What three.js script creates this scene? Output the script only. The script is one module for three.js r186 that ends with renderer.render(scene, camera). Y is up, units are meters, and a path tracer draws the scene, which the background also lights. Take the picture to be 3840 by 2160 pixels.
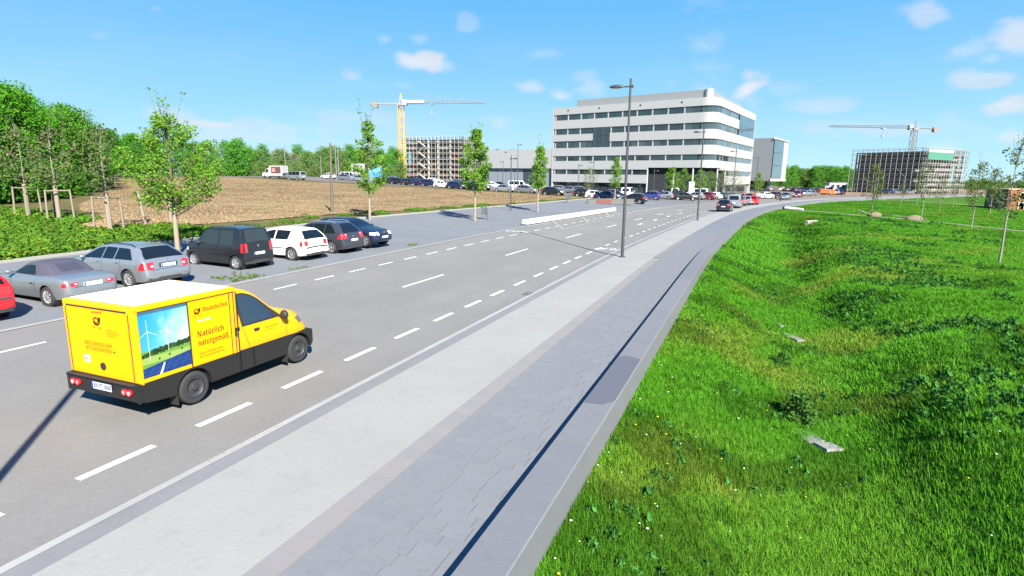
import * as THREE from 'three';
import { mergeGeometries, toCreasedNormals, mergeVertices } from 'three/addons/utils/BufferGeometryUtils.js';
import { Brush, Evaluator, SUBTRACTION } from 'three-bvh-csg';

// ---------------------------------------------------------------- camera, sky, sun, exposure
const scene = new THREE.Scene();
const camera = new THREE.PerspectiveCamera(53.1, 16 / 9, 0.1, 6000);
camera.position.set(0, 4.2, 0);
camera.rotation.order = 'YXZ';
camera.rotation.set(-11 * Math.PI / 180, 0, 0.7 * Math.PI / 180);
scene.add(camera);
const renderer = new THREE.WebGLRenderer({ antialias: true });
renderer.toneMapping = THREE.LinearToneMapping;
renderer.toneMappingExposure = 3.0;
renderer.shadowMap.enabled = true;
const sun = new THREE.DirectionalLight(new THREE.Color().setRGB(1, 0.945, 0.84), 5);
const SUN = new THREE.Vector3(0.308, 0.593, 0.744).normalize();
sun.position.copy(SUN).multiplyScalar(200).add(new THREE.Vector3(0, 0, -60));
sun.target.position.set(0, 0, -60);
sun.castShadow = true;
Object.assign(sun.shadow.camera, { left: -160, right: 160, top: 160, bottom: -160, near: 1, far: 500 });
sun.shadow.mapSize.set(4096, 4096);
scene.add(sun, sun.target);

// seeded random numbers and tiling noise
function rng(seed) { let a = seed >>> 0; return () => { a = (a + 0x6D2B79F5) | 0; let t = Math.imul(a ^ (a >>> 15), 1 | a); t = (t + Math.imul(t ^ (t >>> 7), 61 | t)) ^ t; return ((t ^ (t >>> 14)) >>> 0) / 4294967296; }; }
const clamp = (x, a = 0, b = 1) => Math.min(b, Math.max(a, x));
const lerp = (a, b, t) => a + (b - a) * t;
const ss = (a, b, x) => { const t = clamp((x - a) / (b - a)); return t * t * (3 - 2 * t); };
function hash(x, y, s) { let h = Math.imul(x, 374761393) + Math.imul(y, 668265263) + Math.imul(s, 1274126177); h = Math.imul(h ^ (h >>> 13), 1274126177); return ((h ^ (h >>> 16)) >>> 0) / 4294967296; }
function vnoise(x, y, per, s) {
  const xi = Math.floor(x), yi = Math.floor(y); let fx = x - xi, fy = y - yi; fx = fx * fx * (3 - 2 * fx); fy = fy * fy * (3 - 2 * fy);
  const m = per ? (k) => ((k % per) + per) % per : (k) => k;
  const a = hash(m(xi), m(yi), s), b = hash(m(xi + 1), m(yi), s), c = hash(m(xi), m(yi + 1), s), d = hash(m(xi + 1), m(yi + 1), s);
  return lerp(lerp(a, b, fx), lerp(c, d, fx), fy);
}
function fbm(x, y, per, oct, s) { let f = 0, a = 0.5, n = 0; for (let i = 0; i < oct; i++) { f += a * vnoise(x, y, per, s + i * 17); n += a; x *= 2; y *= 2; if (per) per *= 2; a *= 0.5; } return f / n; }

// sky: clear spring air with small soft cumulus, brighter and paler towards the horizon
{
  const W = 2048, Hh = 1024, data = new Float32Array(W * Hh * 4);
  // cloud centres: azimuth (degrees right of the view), elevation, half sizes, density
  const puffs = [[-34.3, 10.1, 1.6, 0.79, 0.34], [-30.2, 12.6, 0.7, 0.34, 0.2], [-9.2, 10.1, 3.2, 1.01, 0.85], [-8.7, 12.1, 1.5, 0.72, 0.3], [-12.1, 11.9, 0.9, 0.65, 0.25], [-4.6, 13.4, 1.0, 0.84, 0.3], [-14.9, 8.6, 1.2, 0.61, 0.38], [1.5, 8.1, 1.8, 0.98, 0.5], [4.2, 7.4, 1.9, 0.92, 0.7], [7.3, 8.1, 2.2, 1.39, 0.38], [2.6, 11.0, 1.7, 0.54, 0.25], [21.1, 7.5, 1.7, 1.25, 0.95], [17.6, 7.4, 2.0, 0.94, 0.4], [27.3, 6.0, 2.6, 0.77, 0.4], [33.6, 12.4, 1.4, 0.94, 0.5], [37.5, 7.5, 1.9, 0.84, 0.6], [39.3, 10.1, 1.5, 1.48, 0.7], [36.4, 9.6, 1.6, 0.67, 0.35], [39.3, 5.5, 1.3, 0.73, 0.75], [39.9, 3.3, 1.8, 0.68, 0.65], [29.7, 4.3, 3.3, 0.83, 0.4], [-27.0, 4.0, 2.5, 0.39, 0.75], [-21.6, 4.0, 5.1, 0.89, 0.35], [-14.7, 5.0, 4.4, 0.84, 0.3], [-10.6, 8.1, 1.8, 0.48, 0.25], [-1.6, 4.9, 2.7, 0.80, 0.35], [-24.2, 3.1, 5.3, 0.68, 0.45], [-29.9, 4.6, 1.8, 0.63, 0.4], [23.7, 7.6, 1.9, 0.65, 0.2], [33.6, 3.9, 2.3, 0.55, 0.4], [38.1, 8.8, 1.1, 0.55, 0.4]];
  const toR = Math.PI / 180;
  for (let j = 0; j < Hh; j++) {
    const el = ((j + 0.5) / Hh - 0.5) * 180;
    for (let i = 0; i < W; i++) {
      const th = ((i + 0.5) / W - 0.5) * 2 * Math.PI, dx = Math.cos(th), dz = Math.sin(th);
      const az = Math.atan2(dx, -dz) / toR;
      const e = Math.max(el, 0), t = 1 - Math.exp(-e / 16);
      let r = Math.max(.05, lerp(0.57, -0.09, t)), g = lerp(0.97, 0.27, t), b = lerp(1.08, 0.96, t);
      const k = ss(22, 90, e); r = lerp(r, 0.055, k); g = lerp(g, 0.25, k); b = lerp(b, 0.72, k);
      const hz = Math.exp(-e / 2.2) * 0.3; r = lerp(r, .8, hz); g = lerp(g, .93, hz); b = lerp(b, 1.06, hz);
      if (el > -1) {
        const n = fbm(az / 2.4 + 200, el / 1.2 + 50, 0, 6, 3);
        let c = 0;
        for (const [a, ce, ra, re, dn] of puffs) {
          const da = (az - a) / ra, de = (el - ce) / re; if (Math.abs(da) > 2 || Math.abs(de) > 2) continue;
          c = Math.max(c, dn * ss(1.12, 0.3, Math.hypot(da, de * (de < 0 ? 1.3 : 1)) + (n - 0.5) * 2.3));
        }
        // general fair-weather scatter, the same in every direction
        const g2 = fbm(az / 9 + 90, el / 4.2 + 10, 0, 5, 29) * 0.7 + n * 0.3;
        c = Math.max(c, 0.3 * ss(0.62, 0.82, g2) * ss(-1, 3, el));
        c = Math.max(c, 0.3 * ss(0.42, 0.75, fbm(az / 14 + 40, el / 2.3, 0, 4, 61)) * Math.exp(-e / 5));
        const w = 0.9 + 0.3 * (n - .5);
        r = lerp(r, w * 0.93, c); g = lerp(g, w * 0.97, c); b = lerp(b, w * 1.06, c);
      }
      if (el < 0) { const d = ss(0, -8, el); r = lerp(r, .14, d); g = lerp(g, .19, d); b = lerp(b, .12, d); }
      const o = (j * W + i) * 4, q = 1 / 3.0; data[o] = r * q; data[o + 1] = g * q; data[o + 2] = b * q; data[o + 3] = 1;
    }
  }
  const tex = new THREE.DataTexture(data, W, Hh, THREE.RGBAFormat, THREE.FloatType);
  tex.mapping = THREE.EquirectangularReflectionMapping; tex.magFilter = THREE.LinearFilter; tex.minFilter = THREE.LinearFilter; tex.wrapS = THREE.RepeatWrapping; tex.needsUpdate = true;
  scene.background = tex; scene.environment = tex;
}

// ---------------------------------------------------------------- scene helpers
const used = {};
function numbered(n) { used[n] = (used[n] || 0) + 1; return used[n] === 1 ? n : n + '_' + String(used[n] - 1).padStart(3, '0'); }
function tag(o, label, category, group) { o.userData.label = label; o.userData.category = category; if (group) o.userData.group = group; return o; }
function mesh(name, geo, mat, parent) { const m = new THREE.Mesh(geo, mat); m.name = parent && parent !== scene ? name : numbered(name); m.castShadow = m.receiveShadow = true; (parent || scene).add(m); return m; }
function thing(name, label, category, pos, rotY = 0, group) { const o = new THREE.Group(); o.name = numbered(name); scene.add(o); if (pos) o.position.set(...pos); o.rotation.y = rotY; return tag(o, label, category, group); }
function struct(name, geo, mat) { const m = mesh(name, geo, mat); m.userData.kind = 'structure'; return m; }
function copyOf(o, label, group) { const c = o.clone(); c.name = numbered(o.name.replace(/_\d{3}$/, '')); c.userData = { ...o.userData, label }; if (group) c.userData.group = group; scene.add(c); return c; }
const col = (r, g, b) => new THREE.Color().setRGB(r, g, b);
function mat(c, rough = 0.8, extra = {}) { return new THREE.MeshPhysicalMaterial({ specularIntensity: rough > .75 ? .25 : .7, color: Array.isArray(c) ? col(...c) : c, roughness: rough, ...extra }); }
function paint(c, metal = 0) { return new THREE.MeshPhysicalMaterial({ color: col(...c), roughness: metal ? 0.36 : c[1] < .03 ? 0.28 : 0.45, metalness: metal, clearcoat: c[1] < .03 ? .4 : .8, clearcoatRoughness: 0.06 }); }
const s8 = (x) => { x = clamp(x); return 255 * (x <= 0.0031308 ? 12.92 * x : 1.055 * Math.pow(x, 1 / 2.4) - 0.055); };
function colourTex(n, fn) { const d = new Uint8Array(n * n * 4); for (let j = 0; j < n; j++) for (let i = 0; i < n; i++) { const c = fn(i / n, j / n), o = (j * n + i) * 4; d[o] = s8(c[0]); d[o + 1] = s8(c[1]); d[o + 2] = s8(c[2]); d[o + 3] = 255; } const t = new THREE.DataTexture(d, n, n, THREE.RGBAFormat); t.colorSpace = THREE.SRGBColorSpace; return setTex(t); }
function greyTex(n, fn) { const d = new Uint8Array(n * n * 4); for (let j = 0; j < n; j++) for (let i = 0; i < n; i++) { const c = clamp(fn(i / n, j / n)) * 255, o = (j * n + i) * 4; d[o] = d[o + 1] = d[o + 2] = c; d[o + 3] = 255; } return setTex(new THREE.DataTexture(d, n, n, THREE.RGBAFormat)); }
function setTex(t) { t.wrapS = t.wrapT = THREE.RepeatWrapping; t.magFilter = THREE.LinearFilter; t.minFilter = THREE.LinearMipmapLinearFilter; t.generateMipmaps = true; t.anisotropy = 8; t.needsUpdate = true; return t; }

// geometry helpers: everything non-indexed with position, normal, uv so that it merges
function clean(g) { if (g.index) g = g.toNonIndexed(); for (const k of Object.keys(g.attributes)) if (!['position', 'normal', 'uv'].includes(k)) g.deleteAttribute(k); if (!g.attributes.normal) g.computeVertexNormals(); if (!g.attributes.uv) g.setAttribute('uv', new THREE.BufferAttribute(new Float32Array(g.attributes.position.count * 2), 2)); return g; }
const join = (list) => mergeGeometries(list.map(clean));
function box(w, h, d, x = 0, y = 0, z = 0) { const g = new THREE.BoxGeometry(w, h, d); g.translate(x, y, z); return g; }
function rbox(w, h, d, b, x = 0, y = 0, z = 0) { // bevelled box
  const s = new THREE.Shape(), a = w / 2 - b, c = h / 2 - b;
  s.moveTo(-a, -c - b); s.lineTo(a, -c - b); s.lineTo(a + b, -c); s.lineTo(a + b, c); s.lineTo(a, c + b); s.lineTo(-a, c + b); s.lineTo(-a - b, c); s.lineTo(-a - b, -c); s.closePath();
  const g = new THREE.ExtrudeGeometry(s, { depth: d - 2 * b, bevelEnabled: true, bevelSize: -b, bevelOffset: 0, bevelThickness: b, bevelSegments: 1 }); g.translate(0, 0, -(d - 2 * b) / 2);
  g.translate(x, y, z); return clean(g);
}
const UP = new THREE.Vector3(0, 1, 0);
function bar(p, q, r0, r1 = r0, seg = 8) { const a = new THREE.Vector3(...p), b = new THREE.Vector3(...q), d = b.clone().sub(a), L = d.length(); const g = new THREE.CylinderGeometry(r1, r0, L, seg, 1); g.applyQuaternion(new THREE.Quaternion().setFromUnitVectors(UP, d.normalize())); g.translate((a.x + b.x) / 2, (a.y + b.y) / 2, (a.z + b.z) / 2); return g; }
function beam(p, q, w) { return bar(p, q, w * 0.7071, w * 0.7071, 4); }
function tube(pts, rf, seg = 7) { // tapered tube through points
  const n = pts.length, pos = [], idx = [], nor = [], uv = []; let ref = new THREE.Vector3(0.3, 0, 1);
  for (let i = 0; i < n; i++) {
    const p = pts[i], t = pts[Math.min(n - 1, i + 1)].clone().sub(pts[Math.max(0, i - 1)]).normalize(); const x = ref.clone().addScaledVector(t, -ref.dot(t)).normalize(), y = t.clone().cross(x); ref = x;
    for (let k = 0; k <= seg; k++) { const a = k / seg * Math.PI * 2, d = x.clone().multiplyScalar(Math.cos(a)).addScaledVector(y, Math.sin(a)); nor.push(d.x, d.y, d.z); d.multiplyScalar(rf(i / (n - 1))).add(p); pos.push(d.x, d.y, d.z); uv.push(k / seg, i); }
  }
  for (let i = 0; i < n - 1; i++) for (let k = 0; k < seg; k++) { const a = i * (seg + 1) + k, b = a + seg + 1; idx.push(a, a + 1, b, a + 1, b + 1, b); }
  const g = new THREE.BufferGeometry(); g.setAttribute('position', new THREE.Float32BufferAttribute(pos, 3)); g.setAttribute('normal', new THREE.Float32BufferAttribute(nor, 3)); g.setAttribute('uv', new THREE.Float32BufferAttribute(uv, 2)); g.setIndex(idx); return g;
}

// ---------------------------------------------------------------- the lie of the land
// u runs along the road away from the camera, v to its right; the road bends right in the distance
const AL = 22.3 * Math.PI / 180, SA = Math.sin(AL), CA = Math.cos(AL);
const XZ = (u, v) => [u * SA + v * CA, -u * CA + v * SA];
const UV = (x, z) => [x * SA - z * CA, x * CA + z * SA];
const SU = [25, 41, 75, 101, 125, 144, 180, 218, 300, 420, 900], SV = [0, .35, 2.6, 7, 13.5, 21, 41, 66, 125, 215, 575];
function sh(u) { // sideways shift of the road
  if (u <= 25) return 0; const n = SU.length; let i = 0; while (i < n - 2 && u > SU[i + 1]) i++;
  const m = (k) => k === 0 ? 0 : k === n - 1 ? .75 : (SV[k + 1] - SV[k - 1]) / (SU[k + 1] - SU[k - 1]);
  const h = SU[i + 1] - SU[i], t = (u - SU[i]) / h, a = m(i) * h, b = m(i + 1) * h; if (t > 1) return SV[n - 1] + .75 * (u - 900);
  return (2 * t ** 3 - 3 * t * t + 1) * SV[i] + (t ** 3 - 2 * t * t + t) * a + (-2 * t ** 3 + 3 * t * t) * SV[i + 1] + (t ** 3 - t * t) * b;
}
const bend = (u) => Math.atan((sh(u + .5) - sh(u - .5)));
function RD(s, vp) { const p = bend(s); return [s - vp * Math.sin(p), sh(s) + vp * Math.cos(p)]; } // road coordinates -> u,v
function level(u, v) { // finished ground level
  const vp = v - sh(u);
  if (vp < -2.3) return Math.min(3.2, .03 * Math.max(0, -8.35 - v));
  const d = 1 - ss(70, 80, u), nb = (fbm(u / 2.6, v / 2.6, 0, 3, 77) - .5);
  const prof = -.32 - .98 * ss(-1.9, 1.7, vp) + 1.18 * ss(2.3, 5.7 + .8 * Math.sin(u * .37) + .4 * Math.sin(u * .9), vp) + nb * .3 * ss(1.5, 5, vp) * (1 - ss(8, 13, vp)) + nb * .1 * ss(-1.6, -.5, vp);
  const flat = -.32 + .22 * ss(-2, 6, vp) + nb * .14;
  return d * prof + (1 - d) * flat - .02 * clamp(vp - 12, 0, 80);
}
const P3 = (u, v, dy = 0) => { const [x, z] = XZ(u, v); return [x, level(u, v) + dy, z]; };
const heading = (deg) => (90 - deg) * Math.PI / 180; // rotation.y for a thing whose nose is +x, heading degrees right of the view direction
const ROADH = 22.3;
function sheet(us, fa, fb, nv, dy, T, curved, tintFn) { // draped strip between two edges
  const pos = [], uv = [], idx = [], cl = [];
  us.forEach((u, i) => { for (let k = 0; k <= nv; k++) { const w = lerp(fa(u), fb(u), k / nv), [a, b] = curved ? RD(u, w) : [u, w]; const [x, z] = XZ(a, b); pos.push(x, level(a, b) + (typeof dy === 'function' ? dy(a, b) : dy), z); uv.push(u / T, w / T); if (tintFn) { const c = tintFn(u, w); cl.push(...(Array.isArray(c) ? c : [c, c, c])); } } });
  for (let i = 0; i < us.length - 1; i++) for (let k = 0; k < nv; k++) { const a = i * (nv + 1) + k, b = a + nv + 1; idx.push(a, b, a + 1, a + 1, b, b + 1); }
  const g = new THREE.BufferGeometry(); g.setAttribute('position', new THREE.Float32BufferAttribute(pos, 3)); g.setAttribute('uv', new THREE.Float32BufferAttribute(uv, 2)); if (tintFn) g.setAttribute('color', new THREE.Float32BufferAttribute(cl, 3)); g.setIndex(idx); g.computeVertexNormals();
  if (g.attributes.normal.getY(0) < 0) { g.setIndex(idx.map((_, q) => idx[q - q % 3 + [0, 2, 1][q % 3]])); g.computeVertexNormals(); }
  return g;
}
function range(a, b, st) { const n = Math.max(1, Math.round((b - a) / st)); return Array.from({ length: n + 1 }, (_, i) => a + (b - a) * i / n); }
const poly = (pts) => (u) => { let i = 0; while (i < pts.length - 2 && u > pts[i + 1][0]) i++; const [a, b] = [pts[i], pts[i + 1]]; return lerp(a[1], b[1], clamp((u - a[0]) / (b[0] - a[0]))); };

// ---------------------------------------------------------------- ground, road, pavements
const tAsphalt = colourTex(1024, (x, y) => { const f = fbm(x * 256, y * 256, 256, 2, 5), c = fbm(x * 8, y * 8, 8, 4, 9), q = vnoise(x * 512, y * 512, 512, 4); const v = .9 + .16 * (f - .5) + .12 * (c - .5) + (q > .95 ? .08 : q < .05 ? -.08 : 0); return [v, v * .995, v * .98]; });
const tConcrete = colourTex(1024, (x, y) => { const f = fbm(x * 200, y * 200, 200, 2, 15), c = fbm(x * 5, y * 5, 5, 5, 19), q = fbm(x * 30, y * 30, 30, 3, 23); const v = .92 + .08 * (f - .5) + .09 * (c - .5) - .04 * ss(.62, .8, q); return [v, v, v * .995]; });
const tSoil = colourTex(1024, (x, y) => { const f = fbm(x * 90, y * 90, 90, 4, 31), c = fbm(x * 6, y * 6, 6, 4, 33), q = vnoise(x * 220, y * 220, 220, 37), r = fbm(x * 10 , y * 60, 10, 3, 39); let v = .72 + .9 * (f - .5) + .45 * (c - .5) + .25 * (r - .5); const s = q > .9 ? .4 : 0; return [v + s, (v + s) * (.99 + .1 * (c - .5)), (v + s) * (.97 + .1 * (c - .5))]; });
const tGrass = colourTex(1024, (x, y) => { const f = fbm(x * 160, y * 160, 160, 3, 41), c = fbm(x * 9, y * 9, 9, 4, 43); const v = .7 + .9 * (f - .5) + .35 * (c - .5); return [v * (1 + .3 * (c - .5)), v, v * .9]; });
const bSoil = greyTex(1024, (x, y) => fbm(x * 60, y * 60, 60, 5, 51));
const bFine = greyTex(512, (x, y) => fbm(x * 128, y * 128, 128, 2, 57));

const mGrass = new THREE.MeshPhysicalMaterial({ specularIntensity: .15, map: tGrass, vertexColors: true, roughness: 1 });
{ // the sheet that reaches the horizon
  const us = [...new Set([-400, -120, -60, -30, -15, ...range(-8, 84, .5), ...range(86, 140, 2), ...range(150, 400, 12), 460, 560, 700, 1000, 1500, 2400, 3600])];
  const vs = [-3000, -1500, -800, -500, ...range(-360, -40, 16), ...range(-36, -6, 3), ...range(-4, 14, .3), ...range(15, 40, 1), ...range(45, 140, 6), 180, 240, 340, 500, 800, 1500, 3000];
  const pos = [], uv = [], cl = [], idx = [];
  for (const u of us) for (const v of vs) {
    const [x, z] = XZ(u, v), vp = v - sh(u); let y = level(u, v); if (vp < -2.3) y -= .2;
    pos.push(x, y, z); uv.push(u / 6, v / 6);
    const n = fbm(u / 3.1 + 7, v / 3.1, 0, 4, 101), m = fbm(u / 9 + 3, v / 9, 0, 3, 105);
    const dry = clamp(ss(.55, .74, n) * .55 + ss(.6, .75, m) * .25); // dry yellowed patches
    cl.push(lerp(.05, .14, dry), lerp(.17, .165, dry), lerp(.012, .03, dry));
  }
  const nv = vs.length; for (let i = 0; i < us.length - 1; i++) for (let k = 0; k < nv - 1; k++) { const a = i * nv + k, b = a + nv; idx.push(a, a + 1, b, a + 1, b + 1, b); }
  const g = new THREE.BufferGeometry(); g.setAttribute('position', new THREE.Float32BufferAttribute(pos, 3)); g.setAttribute('uv', new THREE.Float32BufferAttribute(uv, 2)); g.setAttribute('color', new THREE.Float32BufferAttribute(cl, 3)); g.setIndex(idx); g.computeVertexNormals();
  if (g.attributes.normal.getY(5) < 0) { g.setIndex(idx.map((_, q) => idx[q - q % 3 + [0, 2, 1][q % 3]])); g.computeVertexNormals(); }
  const m = struct('ground', g, mGrass); m.receiveShadow = true;
}
const mk = (map, c, rough = .9, bump, bs) => new THREE.MeshPhysicalMaterial({ specularIntensity: .15, map, color: col(...c), roughness: rough, vertexColors: true, ...(bump ? { bumpMap: bump, bumpScale: bs } : {}) });
const stain = (a, b, amp, seed) => (u, w) => 1 + amp * (fbm(u / a + 11, w / b + 5, 0, 4, seed) - .5);
// road
const mRoad = mk(tAsphalt, [.19, .186, .182], .93, bFine, .002);
const lanes = (u, w) => { const t = 1 + .14 * (fbm(u / 14, w / .9, 0, 3, 113) - .5) + .1 * (fbm(u / 3, w / 3, 0, 3, 117) - .5); return [t, t * .995, t * .98]; };
const road = struct('road', sheet(range(-25, 430, 1.2), () => -16.85, () => -7.02, 24, .004, 7, true, lanes), mRoad);
// right-hand side: gutter, pale walkway, ribbed band, slab pavement
const sNear = range(-12, 240, 1);
struct('gutter', sheet(sNear, () => -6.98, () => -6.65, 2, .026, 3, true, stain(2, .5, .25, 121)), mk(tConcrete, [.185, .183, .193]));
struct('kerb_edge', sheet(sNear, () => -7.1, () => -6.97, 1, .032, 3, true, stain(1.2, .4, .3, 123)), mk(tConcrete, [.3, .3, .29]));
struct('walkway', sheet(sNear, () => -6.65, () => -4.64, 8, .03, 5, true, stain(3.5, 1.2, .08, 127)), mk(tConcrete, [.268, .264, .25], .95, bFine, .002));
const pave = struct('pavement', sheet(range(-12, 240, 1), () => -4.66, () => -2.3, 6, .012, 4, true, stain(2.5, 1, .2, 131)), mk(tConcrete, [.07, .075, .08]));
struct('near_pavement', sheet(range(-12, 3.9, .5), () => -4.64, () => -2.5, 4, .032, 4, true, stain(2.5, 1, .16, 131)), mk(tConcrete, [.165, .173, .187]));
struct('far_pavement', sheet(range(46, 240, 1), () => -4.64, () => -2.68, 4, .032, 4, true, stain(2.5, 1, .16, 131)), mk(tConcrete, [.155, .165, .185]));
{ // slabs: rows across the path in a running bond
  const r = rng(5), tones = [[.17, .177, .188], [.175, .182, .194], [.166, .174, .186], [.172, .178, .187], [.168, .177, .19]].map(c => new THREE.MeshPhysicalMaterial({ specularIntensity: .15, color: col(...c), map: tConcrete, roughness: .9 }));
  const unit = new THREE.BoxGeometry(1, 1, 1); { const uv = unit.attributes.uv; for (let i = 0; i < uv.count; i++) uv.setXY(i, uv.getX(i) * .1, uv.getY(i) * .1); }
  const far = []; let n = 0, s = 3.9, k = 0;
  while (s < 46) {
    const dp = [.28, .2, .28, .21][k++ % 4]; let v = -4.29, first = true;
    while (v < -2.52) {
      let w = first ? .18 + r() * .34 : [.34, .42, .5, .42][Math.floor(r() * 4)]; first = false; if (v + w > -2.66) w = -2.5 - v;
      const [a, b] = RD(s + dp / 2, v + w / 2), [x, z] = XZ(a, b), lift = .008 + r() * .003, M = new THREE.Matrix4().compose(new THREE.Vector3(x, level(a, b) + lift, z), new THREE.Quaternion().setFromAxisAngle(UP, heading(ROADH + bend(s) * 57.3)), new THREE.Vector3(dp - .006, .05, w - .014));
      if (n < 300) { const m = mesh('paving_slab', unit, tones[Math.floor(r() * 5)], pave); m.applyMatrix4(M); } else far.push(clean(unit.clone().applyMatrix4(M)));
      n++; v += w;
    }
    s += dp;
  }
  const f = mesh('far_paving_slabs', mergeGeometries(far), tones[0], pave); f.userData.kind = 'stuff';
  // ribbed guidance tiles beside the slabs
  const parts = [box(.292, .03, .335, 0, 0, 0)]; for (let i = 0; i < 6; i++) parts.push(box(.292, .006, .028, 0, .0175, -.135 + i * .054));
  const tile = join(parts), tm = [[.195, .187, .188], [.188, .184, .187], [.198, .19, .187]].map(c => mat(c, .9));
  for (let i = 0; i < 90; i++) { const q = 3.95 + i * .3, [a, b] = RD(q, -4.47), [x, z] = XZ(a, b); const m = mesh('ribbed_tile', tile, tm[Math.floor(r() * 3)], pave); m.position.set(x, .02 + r() * .002, z); m.rotation.y = heading(ROADH + bend(q) * 57.3); }
  mesh('ribbed_band', sheet(range(31, 46, 1), () => -4.64, () => -4.3, 1, .03, 4, true, stain(2, 1, .1, 131)), mk(tConcrete, [.193, .187, .187]), pave);
}
{ // low concrete wall with separate cast segments along the grass edge
  const wl = thing('retaining_wall', 'long low grey concrete wall between the pavement and the grass slope', 'wall', [0, 0, 0]);
  const segs = [[-9, -3.02], [-3, 2.98], [3, 7.78], [7.8, 11.58], [11.6, 17.38], [17.4, 23.38], [23.4, 29.4], [29.42, 33.5]];
  const wm = [[.158, .162, .174], [.165, .168, .179], [.152, .157, .17], [.16, .163, .174]].map(c => new THREE.MeshPhysicalMaterial({ specularIntensity: .15, color: col(...c), map: tConcrete, roughness: .62 }));
  const damp = new THREE.MeshPhysicalMaterial({ specularIntensity: .15, color: col(.108, .11, .13), map: tConcrete, roughness: .5 });
  const prof = (y0, y1, va, vb) => [[va, y0], [va, y1 - .015], [va + .015, y1], [vb - .015, y1], [vb, y1 - .015], [vb, y0]];
  const seg = (s0, s1, va, vb, y1) => {
    const st = range(s0, s1, .75), pr = prof(-.75, y1, va, vb), pos = [], uv = [], idx = [], n = pr.length;
    st.forEach((s) => pr.forEach(([w, y], k) => { const [a, b] = RD(s, w), [x, z] = XZ(a, b); pos.push(x, y, z); uv.push(s / 3, (w + y) / 3); }));
    for (let i = 0; i < st.length - 1; i++) for (let k = 0; k < n - 1; k++) { const a = i * n + k, b = a + n; idx.push(a, b, a + 1, a + 1, b, b + 1); }
    for (const [o, fl] of [[0, 0], [(st.length - 1) * n, 1]]) for (let k = 1; k < n - 1; k++) fl ? idx.push(o, o + k + 1, o + k) : idx.push(o, o + k, o + k + 1);
    const g = new THREE.BufferGeometry(); g.setAttribute('position', new THREE.Float32BufferAttribute(pos, 3)); g.setAttribute('uv', new THREE.Float32BufferAttribute(uv, 2)); g.setIndex(idx); return toCreasedNormals(g, .6);
  };
  segs.forEach(([a, b], i) => mesh('wall_segment', seg(a, b, -2.48, -1.95, .28), wm[i % 4], wl));
  // the rest of the wall is a narrower flush coping that follows the bend
  mesh('flush_coping', seg(33.55, 236, -2.62, -1.95, .13), wm[1], wl);
  // damp darker stain on the segment beside the camera, with its own outline
  const sr = rng(3), sh2 = new THREE.Shape(); const o = [[0, .03], [1.6, .02], [2.9, .03], [3.05, .2], [2.9, .59], [1.2, .6], [.3, .6], [.05, .4]]; o.forEach(([a, b], i) => i ? sh2.lineTo(a, b) : sh2.moveTo(a, b));
  const sg = new THREE.ShapeGeometry(sh2), p = sg.attributes.position; for (let i = 0; i < p.count; i++) { const [u, v] = RD(9.4 + p.getX(i), -2.475 + p.getY(i) * .85), [x, z] = XZ(u, v); p.setXYZ(i, x, .2835, z); } sg.setIndex([...sg.index.array].map((_, q, A) => A[q - q % 3 + [0, 2, 1][q % 3]])); sg.computeVertexNormals();
  mesh('damp_patch', sg, damp, wl);
}
// painted markings
const mWhite = new THREE.MeshPhysicalMaterial({ specularIntensity: .15, color: col(.62, .62, .6), roughness: .8, map: tConcrete });
function stripe(s0, s1, w, half = .06, name = 'lane_dash') { const g = sheet(range(s0, s1, .8), () => w - half, () => w + half, 1, .009, 2, true); mesh(name, g, mWhite, road); }
[-2.9, -.95, 1.1, 3.05, 5.05, 6.94, 8.88, 10.8, 12.82, 14.84, 16.85, 18.85, 21.05, 23.25, 25.36, 27.35, 29.35, 31.4, 33.5].forEach((c) => stripe(c - .56, c + .56, -8.3, .068));
for (let i = 0; i < 30; i++) { const c = 35.6 + i * 2.06; stripe(c - .5, c + .5, -8.35, .05); }
for (let i = -6; i < 32; i++) { const c = 15.65 + i * 2.06; stripe(c - .55, c + .55, -15.18, .05); }
for (let i = -3; i < 11; i++) { const c = 19.4 + i * 9.7; stripe(c - 1.55, c + 1.55, -11.7, .055); }
for (let s = 78; s < 118; s += 2.1) stripe(s, s + 1.1, -15.2, .05);
for (let s = 52; s < 76; s += 6.3) { stripe(s, s + 1.5, -10.2, .1, 'arrow_dash'); }
const mWornPaint = new THREE.MeshPhysicalMaterial({ specularIntensity: .15, color: col(.4, .4, .39), roughness: .8, map: tConcrete });
function line(u0, v0, u1, v1, half = .035, parent = road) { const n = Math.hypot(u1 - u0, v1 - v0), px = -(v1 - v0) / n * half, pv = (u1 - u0) / n * half, pos = []; const q = [[u0 - px, v0 - pv], [u0 + px, v0 + pv], [u1 + px, v1 + pv], [u1 - px, v1 - pv]].map(([u, v]) => P3(u, v, .0105)); const g = new THREE.BufferGeometry(); g.setAttribute('position', new THREE.Float32BufferAttribute(q.flat(), 3)); g.setAttribute('uv', new THREE.Float32BufferAttribute([0, 0, 0, .1, 1, .1, 1, 0], 2)); g.setIndex([0, 2, 1, 0, 3, 2]); g.computeVertexNormals(); if (g.attributes.normal.getY(0) < 0) { g.setIndex([0, 1, 2, 0, 2, 3]); g.computeVertexNormals(); } mesh('hatch_line', g, mWornPaint, parent); }
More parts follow.
